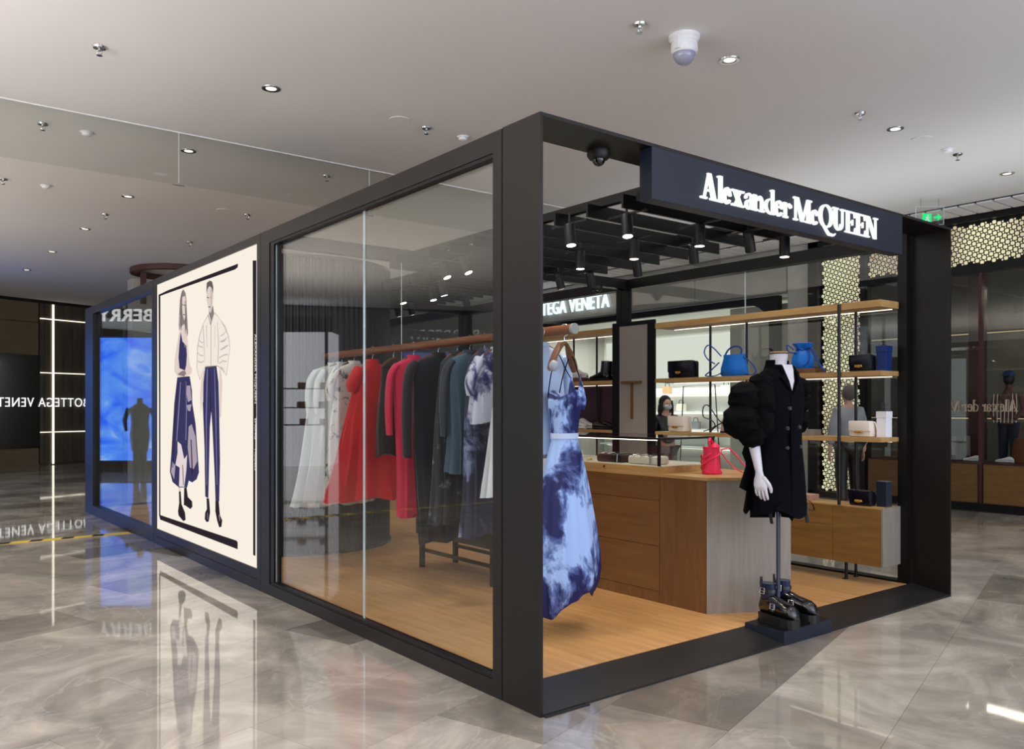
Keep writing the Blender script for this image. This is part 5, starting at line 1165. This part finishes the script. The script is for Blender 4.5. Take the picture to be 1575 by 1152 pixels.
for z, rx, ry in ((1.03, .098, .08), (1.10, .108, .085), (1.18, .125, .092), (1.25, .135, .095), (1.29, .132, .085)):
    bo.append([(rx*math.cos(2*PI*q/64), ry*math.sin(2*PI*q/64), z+((0.035*math.cos(4*PI*q/64+PI)-0.01) if z > 1.26 else 0)) for q in range(64)])
part('bodice', MB().loft(bo), tdb, ds, True, world=False)
for s in (-1, 1):
    part('bust_cup', MB().loft([[(s*0.062+w*math.cos(a), -0.078-0.02*b+w*0.4*math.sin(a), z) for a in [q*PI/8 for q in range(16)]] for z, w, b in ((1.19, .045, .2), (1.25, .055, .6), (1.30, .042, .5), (1.36, .018, .2), (1.395, .004, 0))]), tdb, ds, True, world=False)
    part('strap', MB().tube([(s*0.062, -0.075, 1.39), (s*0.075, -0.05, 1.44), (s*0.09, 0.0, z0-0.075), (s*0.08, 0.05, 1.42), (s*0.07, 0.08, 1.27)], 0.0035, 6), M['navycoat'], ds, True, world=False)
part('waist_band', MB().loft([dress_ring(1.01, .102, .084, 0), dress_ring(1.045, .102, .084, 0)], caps=False), fab('pale_blue_band', (190, 204, 232), 0.7), ds, True, world=False)

# ================================================================== MANNEQUIN AT THE ENTRANCE
pn = T('mannequin_plinth', 'low dark slanted plinth under the mannequin boots on the threshold', 'plinth', (2.2, 0.14, 0.0))
part('block', MB().box(1.935, 2.460, -0.006, 0.284, 0.0, 0.085), M['fascia'], pn, bevel=0.002)
part('top_plate', MB().box(1.937, 2.458, -0.004, 0.282, 0.085, 0.088), M['metal2'], pn)
mq = T('mannequin', 'white headless mannequin with bare forearm held up by a steel pole', 'mannequin', (2.10, 0.15, 0.088))
MX, MY = 2.10, 0.15
part('pole', MB().cyl((MX, MY, 0.092), (MX, MY, 1.0), 0.013, 0.013, 20), mat('blued_steel_pole', (70, 70, 88), 0.25, 0.6), mq, True)
part('pole_base', MB().box(MX-0.09, MX+0.09, MY-0.07, MY+0.09, 0.0885, 0.096), M['metal'], mq, bevel=0.002)
prof = [(0.98, .13, .09, 0), (1.05, .15, .11, 0), (1.15, .135, .10, 0), (1.25, .12, .092, 0), (1.35, .135, .10, -.01), (1.45, .15, .11, -.015), (1.55, .165, .10, -.005), (1.62, .165, .085, 0), (1.665, .12, .070, .005), (1.69, .075, .060, .008), (1.72, .058, .056, .008), (1.76, .054, .054, 0), (1.80, .056, .056, -.006)]
torso = MB().loft([ell(MX, MY+dyy, z, rx, ry, 40) for z, rx, ry, dyy in prof])
# right arm, bent slightly, with hand
S_ = Vector((MX-0.17, MY+0.0, 1.60)); El = Vector((MX-0.255, MY+0.01, 1.28)); Wr = Vector((MX-0.262, MY-0.045, 1.055))
arm = MB().tube([S_+Vector((.03, 0, .02)), S_, S_.lerp(El, .5), El, El.lerp(Wr, .3), El.lerp(Wr, .7), Wr], [.045, .044, .038, .033, .034, .027, .021], 18)
hd_ = Vector((MX-0.258, MY-0.062, 0.965))
def hand(mb, W, d, side, fw, m=1.0):
    """W wrist, d down direction, side = direction across the palm (thumb side), fw = palm normal"""
    W = Vector(W); d = Vector(d).normalized(); s = Vector(side).normalized(); n = Vector(fw).normalized()
    def rg(c, a, b): return [tuple(c+s*a*math.cos(q*PI/8)+n*b*math.sin(q*PI/8)) for q in range(16)]
    mb.loft([rg(W-d*.01, .021*m, .017*m), rg(W+d*.015*m, .024*m, .016*m), rg(W+d*.04*m, .034*m, .016*m), rg(W+d*.07*m, .039*m, .015*m), rg(W+d*.092*m, .036*m, .012*m), rg(W+d*.098*m, .028*m, .007*m)])
    for k, (o, L, r) in enumerate(((.027, .066, .0085), (.009, .075, .0088), (-.010, .070, .0084), (-.027, .054, .0074))):
        b = W+d*.082*m+s*o*m
        cu = 0.16+0.07*k
        p1 = b+d*L*.45*m+n*L*cu*.12+s*o*.10; p2 = p1+(d*.85+n*cu*1.2)*L*.33*m+s*o*.04; p3 = p2+(d*.7+n*(cu*2))*L*.26*m
        mb.tube([b-d*.02, b, p1, p2, p3], [r*m, r*m, r*.95*m, r*.85*m, r*.6*m], 10)
    b = W+d*.025*m+s*.022*m
    mb.tube([b-d*.012, b, b+d*.03*m+s*.022*m+n*.006, b+d*.058*m+s*.030*m+n*.014, b+d*.078*m+s*.028*m+n*.018], [.012*m, .0125*m, .0115*m, .010*m, .006*m], 10)
    return mb
hand(arm, Wr, (0.02, -0.10, -1), (0.25, -1, -0.1), (1, 0.25, 0), 1.12)
part('torso', torso, M['mwhite'], mq, True)
part('right_arm', arm, M['mwhite'], mq, True)
part('left_arm', MB().tube([(MX+0.17, MY, 1.60), (MX+0.20, MY+0.06, 1.35), (MX+0.13, MY+0.14, 1.18), (MX+0.02, MY+0.15, 1.10)], [.044, .038, .03, .022], 16), M['mwhite'], mq, True)
part('neck_cap', MB().lathe([(0.001, 1.800), (0.057, 1.800), (0.058, 1.804), (0.050, 1.809), (0.001, 1.810)], (MX, MY-0.006), 28), mat('pale_wood_cap', (196, 150, 96), 0.45), mq, True)
part('neck_ring', MB().lathe([(0.054, 1.795), (0.0595, 1.795), (0.0595, 1.801), (0.054, 1.801)], (MX, MY-0.006), 28), M['metal2'], mq, True)
# jacket
jk = T('double_breasted_jacket', 'black navy double-breasted jacket dress with puffed sleeves worn by the mannequin', 'jacket', (MX, MY, 0.78))
jp = [(0.785, .212, .145), (0.84, .214, .147), (0.95, .207, .142), (1.08, .195, .134), (1.20, .182, .124), (1.28, .178, .122), (1.38, .186, .130), (1.48, .200, .134), (1.56, .208, .130), (1.62, .200, .118), (1.655, .170, .105), (1.68, .130, .092), (1.70, .098, .080), (1.725, .082, .074)]
zsj = [p[0] for p in jp]
def jring(z, rx, ry):
    n = 64; out = []
    for q in range(n):
        a = 2*PI*q/n
        f = 1+(0.025*math.sin(6*a+1)*(1-(z-0.78)/0.95) if z < 1.3 else 0)
        hem = (0.022*math.sin(2*a+0.6)+0.012*math.sin(5*a)) if z < 0.80 else 0
        out.append((MX+rx*f*math.cos(a), MY+ry*f*math.sin(a), z+hem))
    return out
def vopen(i, j):
    z = zsj[i]; a = 2*PI*(j+0.5)/64; da = abs(a-(1.5*PI-0.42)) if z < 1.62 else abs(a-(1.5*PI-0.20))
    return z > 1.54 and da < 0.10+(z-1.55)*4.6
dense = []
for i in range(len(jp)-1):
    for f in (0, .5): dense.append(tuple(a+(b-a)*f for a, b in zip(jp[i], jp[i+1])))
dense.append(jp[-1]); zsj = [p[0] for p in dense]
part('body', MB().loft([jring(*p) for p in dense], caps=False).loft([jring(0.786, .205, .138), jring(0.787, .02, .02)], caps=False), M['navycoat'], jk, True)
# lapels lie on the chest
def lap(pts, nrm=0.008):
    mb = MB(); k = len(pts); mb.add([(x, y, z) for x, y, z in pts]+[(x, y-nrm, z) for x, y, z in pts], [tuple(range(k)), tuple(range(2*k-1, k-1, -1))]+[(i, (i+1) % k, k+(i+1) % k, k+i) for i in range(k)]); return mb
def jy(x, z):   # front surface of the jacket
    for i in range(len(jp)-1):
        if jp[i][0] <= z <= jp[i+1][0]:
            f = (z-jp[i][0])/(jp[i+1][0]-jp[i][0]); rx = jp[i][1]*(1-f)+jp[i+1][1]*f; ry = jp[i][2]*(1-f)+jp[i+1][2]*f; break
    else: rx, ry = jp[-1][1:]
    return MY-ry*math.sqrt(max(0.02, 1-((x-MX)/rx)**2))
part('lapel', lap([(x, jy(x, z)-0.013, z) for x, z in ((MX-.062, 1.545), (MX-.100, 1.60), (MX-.120, 1.64), (MX-.085, 1.665), (MX-.078, 1.715), (MX-.062, 1.72), (MX-.075, 1.62))]), M['navycoat'], jk)
part('lapel', lap([(x, jy(x, z)-0.013, z) for x, z in ((MX-.055, 1.53), (MX+.015, 1.59), (MX+.06, 1.63), (MX+.05, 1.655), (MX+.075, 1.675), (MX+.060, 1.72), (MX+.045, 1.715), (MX+.02, 1.63))]), M['navycoat'], jk)
part('bare_chest', lap([(x, jy(x, z)-0.008, z) for x, z in ((MX-.057, 1.548), (MX-.02, 1.62), (MX+.02, 1.69), (MX+.03, 1.725), (MX-.055, 1.725), (MX-.075, 1.69), (MX-.070, 1.62))], 0.003), M['mwhite'], jk)
part('collar', MB().loft([[(MX+r*math.cos(a)*1.06, MY+r*math.sin(a), z) for a in [math.radians(-20+220*q/20) for q in range(21)]]+[(MX+(r-.012)*math.cos(a)*1.06, MY+(r-.012)*math.sin(a), z) for a in [math.radians(200-220*q/20) for q in range(21)]] for z, r in ((1.69, .093), (1.73, .079), (1.755, .076))]), M['navycoat'], jk, True)
for (x, z) in ((2.033, 1.45), (2.026, 1.325), (2.137, 1.332), (2.026, 1.204), (2.165, 1.208)):
    y = jy(x, z)
    part('button', MB().cyl((x, y+0.004, z), (x, y-0.010, z), 0.0125, 0.0115, 16), mat('dark_grey_horn', (66, 66, 72), 0.3) if 'dark_grey_horn' not in bpy.data.materials else bpy.data.materials['dark_grey_horn'], jk, True)
part('front_edge', lap([(x, jy(x, z)-0.002, z) for x, z in ((MX-.064, 0.80), (MX-.054, 0.80), (MX-.052, 1.2), (MX-.050, 1.53), (MX-.060, 1.53), (MX-.062, 1.2))], 0.004), M['puffs'], jk)
# gathered sleeves
def folds(mb, c, rx, ry, rz, n=40, m=22, k=9, seed=0.0):
    rings = []
    for i in range(m+1):
        th = min(max(PI*i/m, 0.05), PI-0.05); o = []
        for j in range(n):
            a = 2*PI*j/n
            d = 1+0.05*math.sin(7*th+1.3*math.sin(2*a+seed)+seed)+0.045*math.sin(11*th+2.0*math.sin(a+seed*2))+0.03*math.sin(5*a+3*th)
            o.append((c[0]+rx*d*math.sin(th)*math.cos(a), c[1]+ry*d*math.sin(th)*math.sin(a), c[2]-rz*(1+0.04*math.sin(3*a+seed))*math.cos(th)))
        rings.append(o)
    return mb.loft(rings)
rs = MB()
for q, (c, rx, ry, rz_) in enumerate((((1.795, .18, 1.515), .100, .10, .100), ((1.775, .19, 1.375), .112, .115, .115), ((1.83, .15, 1.29), .085, .09, .085), ((1.87, .11, 1.50), .075, .085, .13), ((1.87, .11, 1.36), .072, .08, .11), ((1.89, .13, 1.60), .075, .085, .065))):
    folds(rs, c, rx, ry, rz_, seed=q*1.3)
part('puff_sleeve', rs, M['puffs'], jk, True)
ls_ = MB()
for q, (c, rx, ry, rz_) in enumerate((((2.30, .14, 1.58), .07, .09, .07), ((2.355, .17, 1.50), .075, .08, .085), ((2.36, .18, 1.37), .065, .08, .085))):
    folds(ls_, c, rx, ry, rz_, seed=q*1.7+.5)
part('puff_sleeve', ls_, M['puffs'], jk, True)
part('back_drape', MB().slaby([(2.007, 1.32), (1.90, 1.26), (1.853, 1.169), (1.899, 1.098), (1.859, 1.022), (1.826, 0.955), (1.899, 0.926), (1.866, 0.805), (1.886, 0.783), (1.926, 0.813), (2.096, 0.847), (2.10, 0.90), (2.10, 1.2)], 0.232, 0.248), M['puffs'], jk, bevel=0.004)
part('front_flap', MB().slaby([(1.90, 0.83), (2.02, 0.80), (2.075, 0.745), (2.11, 0.80), (2.20, 0.82), (2.0, 0.90)], 0.030, 0.040), M['navycoat'], jk, bevel=0.003)
part('ribbon', MB().tube([(1.93, 0.10, 0.86), (1.935, 0.095, 0.80), (1.945, 0.09, 0.735)], 0.012, 6, flat=0.25), M['black'], jk)
part('ribbon', MB().tube([(2.27, 0.06, 0.84), (2.255, 0.05, 0.78), (2.265, 0.045, 0.72)], 0.012, 6, flat=0.25), M['black'], jk)
part('ribbon', MB().tube([(2.33, 0.12, 0.86), (2.38, 0.10, 0.84), (2.42, 0.10, 0.80), (2.41, 0.10, 0.78), (2.34, 0.11, 0.80), (2.28, 0.11, 0.80)], 0.007, 6, flat=0.3), M['black'], jk)
# boots
def platform_boot(lab, cx, yh, rot):
    t = T('platform_boot', lab, 'boot', (cx, yh, 0.088), 'black platform boots', rot)
    L = 0.285
    foot = [(0, .030), (.03, .042), (.09, .045), (.15, .048), (.20, .053), (.25, .047), (.275, .034), (.285, .016)]
    outl = [(w, -y) for y, w in foot]+[(-w, -y) for y, w in reversed(foot)]
    sm_ = MB()
    for z0, z1, g in ((0, .018, 1.10), (.018, .034, 1.05), (.034, .048, 1.09), (.048, .056, 1.14)): sm_.prism([(x*g, y*1.02+0.002) for x, y in outl], z0, z1)
    for q in range(9):
        y = -0.015-0.03*q; sm_.box(-.052, .052, y-.008, y+.004, 0.0, .016)
    part('platform_sole', sm_, M['black'], t, world=False)
    hs = ((0.002, .09, .032), (.02, .125, .043), (.08, .135, .047), (.12, .125, .048), (.16, .108, .051), (.20, .098, .055), (.24, .088, .052), (.268, .068, .042), (.286, .034, .022))
    part('upper', MB().loft([[(w*math.cos(a), -y, .050+(h/2)*(1+math.sin(a))*(1 if math.sin(a) > 0 else 1)) for a in [q*PI/9 for q in range(18)]] for y, h, w in hs]), M['gloss'], t, True, world=False)
    part('shaft', MB().loft([ell(0, -0.055+dy_, z, rx, ry, 24, 0, .03, 5, z*20) for z, rx, ry, dy_ in ((.12, .041, .055, -.005), (.17, .040, .052, 0), (.215, .043, .054, .004), (.245, .046, .056, .006))]), fab('blue_black_patent', (20, 30, 62), 0.2, sheen=0), t, True, world=False)
    part('pull_tab', MB().box(-.010, .010, .002, .010, .22, .275), M['gloss'], t, world=False, bevel=.002)
    for z, y, r1, r2 in ((.135, -.062, .048, .066), (.20, -.052, .047, .060)):
        part('ankle_strap', MB().loft([ell(0, y, z+dz, r1, r2, 24) for dz in (-.010, -.008, .008, .010)]), M['gloss'], t, True, world=False)
    part('instep_strap', MB().tube([(-.052, -.13, .085), (-.040, -.135, .135), (0, -.135, .152), (.040, -.135, .135), (.052, -.13, .085)], .014, 8, flat=.35), M['gloss'], t, True, world=False)
    for (y, z) in ((-.135, .115), (-.052, .20)):
        bk_ = MB(); s = .017; xx = -.054
        bk_.tube([(xx, y-s, z-s), (xx+.004, y-s, z+s), (xx+.004, y+s, z+s), (xx, y+s, z-s)], .0032, 6, True).tube([(xx-.001, y-s, z), (xx-.001, y+s*.8, z)], .0022, 6)
        part('buckle', bk_, M['chrome'], t, True, world=False)
    part('laces', MB().tube([(-.02, -.14, .150), (.02, -.16, .135), (-.02, -.17, .128), (.02, -.185, .120), (-.018, -.20, .115)], .004, 6), M['black'], t, True, world=False)
    part('toe_studs', MB().blob((-.012, -.255, .118), .006, .006, .005, 8, 5).blob((.012, -.255, .118), .006, .006, .005, 8, 5), M['chrome'], t, True, world=False)
platform_boot('black buckled platform boot nearest the camera on the plinth', 2.085, 0.262, math.radians(-8))
platform_boot('black platform boot behind its twin beside the pole', 2.225, 0.262, math.radians(8))

# ================================================================== PEOPLE
def skinned(pts, edges, name, m, parent, sub=2):
    me = bpy.data.meshes.new(name); me.from_pydata([p[0] for p in pts], edges, [])
    o = bpy.data.objects.new(name, me); COL.objects.link(o)
    sk_ = o.modifiers.new('skin', 'SKIN'); 
    for i, p in enumerate(pts):
        r = p[1] if isinstance(p[1], tuple) else (p[1], p[1]); me.skin_vertices[0].data[i].radius = r
    me.skin_vertices[0].data[0].use_root = True
    ss = o.modifiers.new('sub', 'SUBSURF'); ss.levels = sub; ss.render_levels = sub
    dg = bpy.context.evaluated_depsgraph_get(); dg.update()
    me2 = bpy.data.meshes.new_from_object(o.evaluated_get(dg)); me2.name = name
    bpy.data.objects.remove(o); bpy.data.meshes.remove(me)
    me2.materials.clear(); me2.materials.append(m); me2.polygons.foreach_set('use_smooth', [True]*len(me2.polygons))
    o2 = bpy.data.objects.new(name, me2); COL.objects.link(o2); o2.parent = parent; return o2
skinm = fab('skin', (205, 160, 135), 0.6, sheen=0, var=0.03)
def person(lab, loc, rz, H, top, bot, hairm, hair_long, mask=None, phone=True):
    t = T('person', lab, 'person', loc, None, rz); s = H/1.70
    V = lambda x, y, z: (x*s, y*s, z*s)
    # faces -y; body continuous
    pts = [(V(0, 0, .95), (.13*s, .10*s)), (V(0, 0, 1.15), (.12*s, .09*s)), (V(0, 0, 1.35), (.15*s, .10*s)), (V(0, .0, 1.46), .055*s), (V(0, -.01, 1.52), .05*s), (V(0, -.01, 1.60), (.075*s, .09*s)), (V(0, -.01, 1.67), (.07*s, .08*s)),
           (V(.17, 0, 1.38), .05*s), (V(.23, 0, 1.13), .04*s), (V(.15, -.20, 1.12) if phone else V(.25, -.03, .90), .032*s), (V(.09, -.28, 1.16) if phone else V(.25, -.05, .80), .03*s),
           (V(-.17, 0, 1.38), .05*s), (V(-.23, 0, 1.13), .04*s), (V(-.15, -.20, 1.12) if phone else V(-.25, -.03, .90), .032*s), (V(-.09, -.28, 1.16) if phone else V(-.25, -.05, .80), .03*s),
           (V(.09, 0, .88), .085*s), (V(.10, -.01, .50), .058*s), (V(.10, .02, .10), .04*s), (V(.10, -.12, .04), .035*s),
           (V(-.09, 0, .88), .085*s), (V(-.10, -.01, .50), .058*s), (V(-.10, .02, .10), .04*s), (V(-.10, -.12, .04), .035*s)]
    ed = [(0, 1), (1, 2), (2, 3), (3, 4), (4, 5), (5, 6), (2, 7), (7, 8), (8, 9), (9, 10), (2, 11), (11, 12), (12, 13), (13, 14), (0, 15), (15, 16), (16, 17), (17, 18), (0, 19), (19, 20), (20, 21), (21, 22)]
    skinned(pts, ed, 'body', skinm, t)
    g = 0.028*s
    sh = [0, 1, 2, 3, 7, 8, 9, 11, 12, 13]; mp = {v: i for i, v in enumerate(sh)}
    gp = [(pts[i][0], tuple(r+g+(0.02*s if i == 0 else 0.014*s if i in (1, 2) else 0) for r in (pts[i][1] if isinstance(pts[i][1], tuple) else (pts[i][1],)*2))) for i in sh]
    skinned(gp, [(mp[a], mp[b]) for a, b in ed if a in mp and b in mp], 'jacket', top, t)
    tr = [0, 15, 16, 17, 19, 20, 21]; mp = {v: i for i, v in enumerate(tr)}
    gp = [(pts[i][0], tuple(r+g for r in (pts[i][1] if isinstance(pts[i][1], tuple) else (pts[i][1],)*2))) for i in tr]
    skinned(gp, [(mp[a], mp[b]) for a, b in ed if a in mp and b in mp], 'trousers', bot, t)
    for sx in (.10, -.10): part('shoe', MB().loft([ell(sx*s, -.05*s, z*s, .045*s, .14*s, 20) for z in (.001, .03, .06, .085)]), M['black'], t, True, world=False)
    hm = MB().blob(V(0, .025, 1.635), .098*s, .105*s, .115*s, 20, 12)
    if hair_long:
        hm.loft([ell(0, .045*s, z*s, rx*s, ry*s, 20) for z, rx, ry in ((1.42, .10, .05), (1.50, .115, .06), (1.60, .10, .075))])
        hm.tube([V(.085, -.03, 1.66), V(.098, -.035, 1.56), V(.105, -.02, 1.44)], .022*s, 8).tube([V(-.085, -.03, 1.66), V(-.098, -.035, 1.56), V(-.105, -.02, 1.44)], .022*s, 8)
    part('hair', hm, hairm, t, True, world=False)
    fc = MB().blob(V(0, -.035, 1.60), .072*s, .075*s, .095*s, 18, 12).blob(V(0, -.118, 1.595), .012*s, .018*s, .02*s, 8, 6)
    part('face', fc, skinm, t, True, world=False)
    part('eyes', MB().blob(V(.028, -.105, 1.615), .011*s, .006*s, .006*s, 8, 6).blob(V(-.028, -.105, 1.615), .011*s, .006*s, .006*s, 8, 6), M['black'], t, True, world=False)
    part('mouth', MB().blob(V(0, -.107, 1.555), .022*s, .006*s, .006*s, 8, 6), fab('lips', (170, 90, 85)), t, True, world=False)
    if mask: part('face_mask', MB().blob(V(0, -.065, 1.567), .068*s, .062*s, .05*s, 16, 10), mask, t, True, world=False)
    hm2 = MB()
    for sx in (1, -1):
        if phone: hand(hm2, V(sx*.10, -.27, 1.155), (-sx*.4, -.5, .5), (0, 0, 1), (-sx, 0, 0), .8*s)
        else: hand(hm2, V(sx*.25, -.05, .81), (0, -.05, -1), (0, -1, 0), (-sx, 0, 0), .9*s)
    part('hands', hm2, skinm, t, True, world=False)
    return t
dirc = math.atan2(-3.0-5.36, -2.52-6.9)+PI/2
person('woman in black clothes with a white face mask standing beyond the shelves', (6.9, 5.36, 0), dirc+0.5, 1.60, M['black'], M['black'], fab('black_hair', (16, 13, 12)), True, fab('white_mask', (205, 208, 214)))
person('person in pale grey top and black trousers seen from behind before the lattice', (8.6, 3.45, 0), dirc+PI+0.3, 1.74, fab('pale_grey_top', (150, 152, 156)), M['black'], fab('grey_hair', (90, 86, 84)), False, None, False)

# ================================================================== THINGS IN THE DARK SHOP
mz = T('shop_mannequin', 'dark mannequin in blue cap and striped shirt in the dark shop window', 'mannequin', (10.8, 2.20, 0.68))
part('torso', MB().loft([ell(10.8, 2.2, z, rx, ry, 24) for z, rx, ry in ((1.22, .15, .11), (1.35, .14, .10), (1.5, .16, .11), (1.65, .17, .10), (1.70, .10, .07), (1.74, .05, .05), (1.80, .05, .05))]), fab('striped_shirt', (96, 58, 54)), mz, True)
for q in range(7): part('shirt_stripe', MB().tube([(10.64+0.02*abs(q-3)/3, 2.2-0.15+0.05*q, 1.24), (10.66, 2.2-0.16+0.053*q, 1.5), (10.67, 2.2-0.15+0.05*q, 1.66)], 0.006, 6), iv, mz)
part('head', MB().blob((10.8, 2.2, 1.88), .075, .075, .10, 18, 12), M['black'], mz, True)
part('cap', MB().blob((10.8, 2.2, 1.95), .085, .085, .06, 18, 8).box(10.66, 10.76, 2.13, 2.27, 1.93, 1.94), fab('blue_cap', (40, 66, 110)), mz, True)
part('legs', MB().cyl((10.8, 2.12, 0.69), (10.8, 2.13, 1.25), .055, .08, 16).cyl((10.8, 2.28, 0.69), (10.8, 2.27, 1.25), .055, .08, 16), fab('dark_denim', (34, 40, 52)), mz, True)
part('arm', MB().tube([(10.8, 2.04, 1.65), (10.74, 1.98, 1.42), (10.62, 2.05, 1.30)], [.045, .038, .03], 12).tube([(10.8, 2.36, 1.65), (10.74, 2.42, 1.42), (10.66, 2.34, 1.28)], [.045, .038, .03], 12), fab('striped_shirt', (96, 58, 54)), mz, True)
def dbag(lab, x, y, z, w, h, m):
    t = T('handbag', lab, 'bag', (x, y, z), 'bags in the dark shop window')
    part('body', MB().loft([ell(x, y, z+zz, .09, w*f, 28, 0, .02, 5) for zz, f in ((0.001, .9), (.02, 1.0), (h*.6, .95), (h*.95, .8), (h, .7))]), m, t, True)
    part('handle', MB().tube([(x, y-w*.5, z+h*.95), (x, y-w*.4, z+h*1.35), (x, y+w*.4, z+h*1.35), (x, y+w*.5, z+h*.95)], .010, 6), m, t, True)
dbag('large brown leather holdall in the dark shop window', 10.55, 1.86, 0.6805, .21, .34, M['soil'])
dbag('small tan handbag on the dark shop shelf near the portal edge', 11.05, 2.75, 1.331, .12, .16, fab('tan_bag2', (150, 96, 60)))
for k, (x, y, w_) in enumerate(((10.5, 2.86, 'nearest the portal edge'), (10.5, 2.66, 'beside the wooden pillar'))):
    t = T('tall_boot', 'tall grey boot in the dark shop window '+w_, 'boot', (x, y, .68), 'boots in the dark shop window')
    part('shaft', MB().loft([ell(x, y, .68+z, .045, .045, 18) for z in (.05, .15, .30, .36)]), fab('taupe_boot', (120, 108, 98)), t, True)
    part('foot', MB().loft([ell(x-.04, y, .68+z, .10, .045, 18) for z in (.001, .04, .07)]), M['black'], t, True)
for k, (y, w_) in enumerate(((2.52, 'nearest the portal'), (2.08, 'left of the mannequin legs'), (1.66, 'beyond the holdall'))):
    x = 10.35; t = T('low_shoe', 'pale low shoe on the dark shop window sill '+w_, 'shoe', (x, y, .68), 'pale shoes in the dark shop window')
    shoe(t, x, y-.12, .24, .6805, wl, ws_, .07, .04, .02, 1)
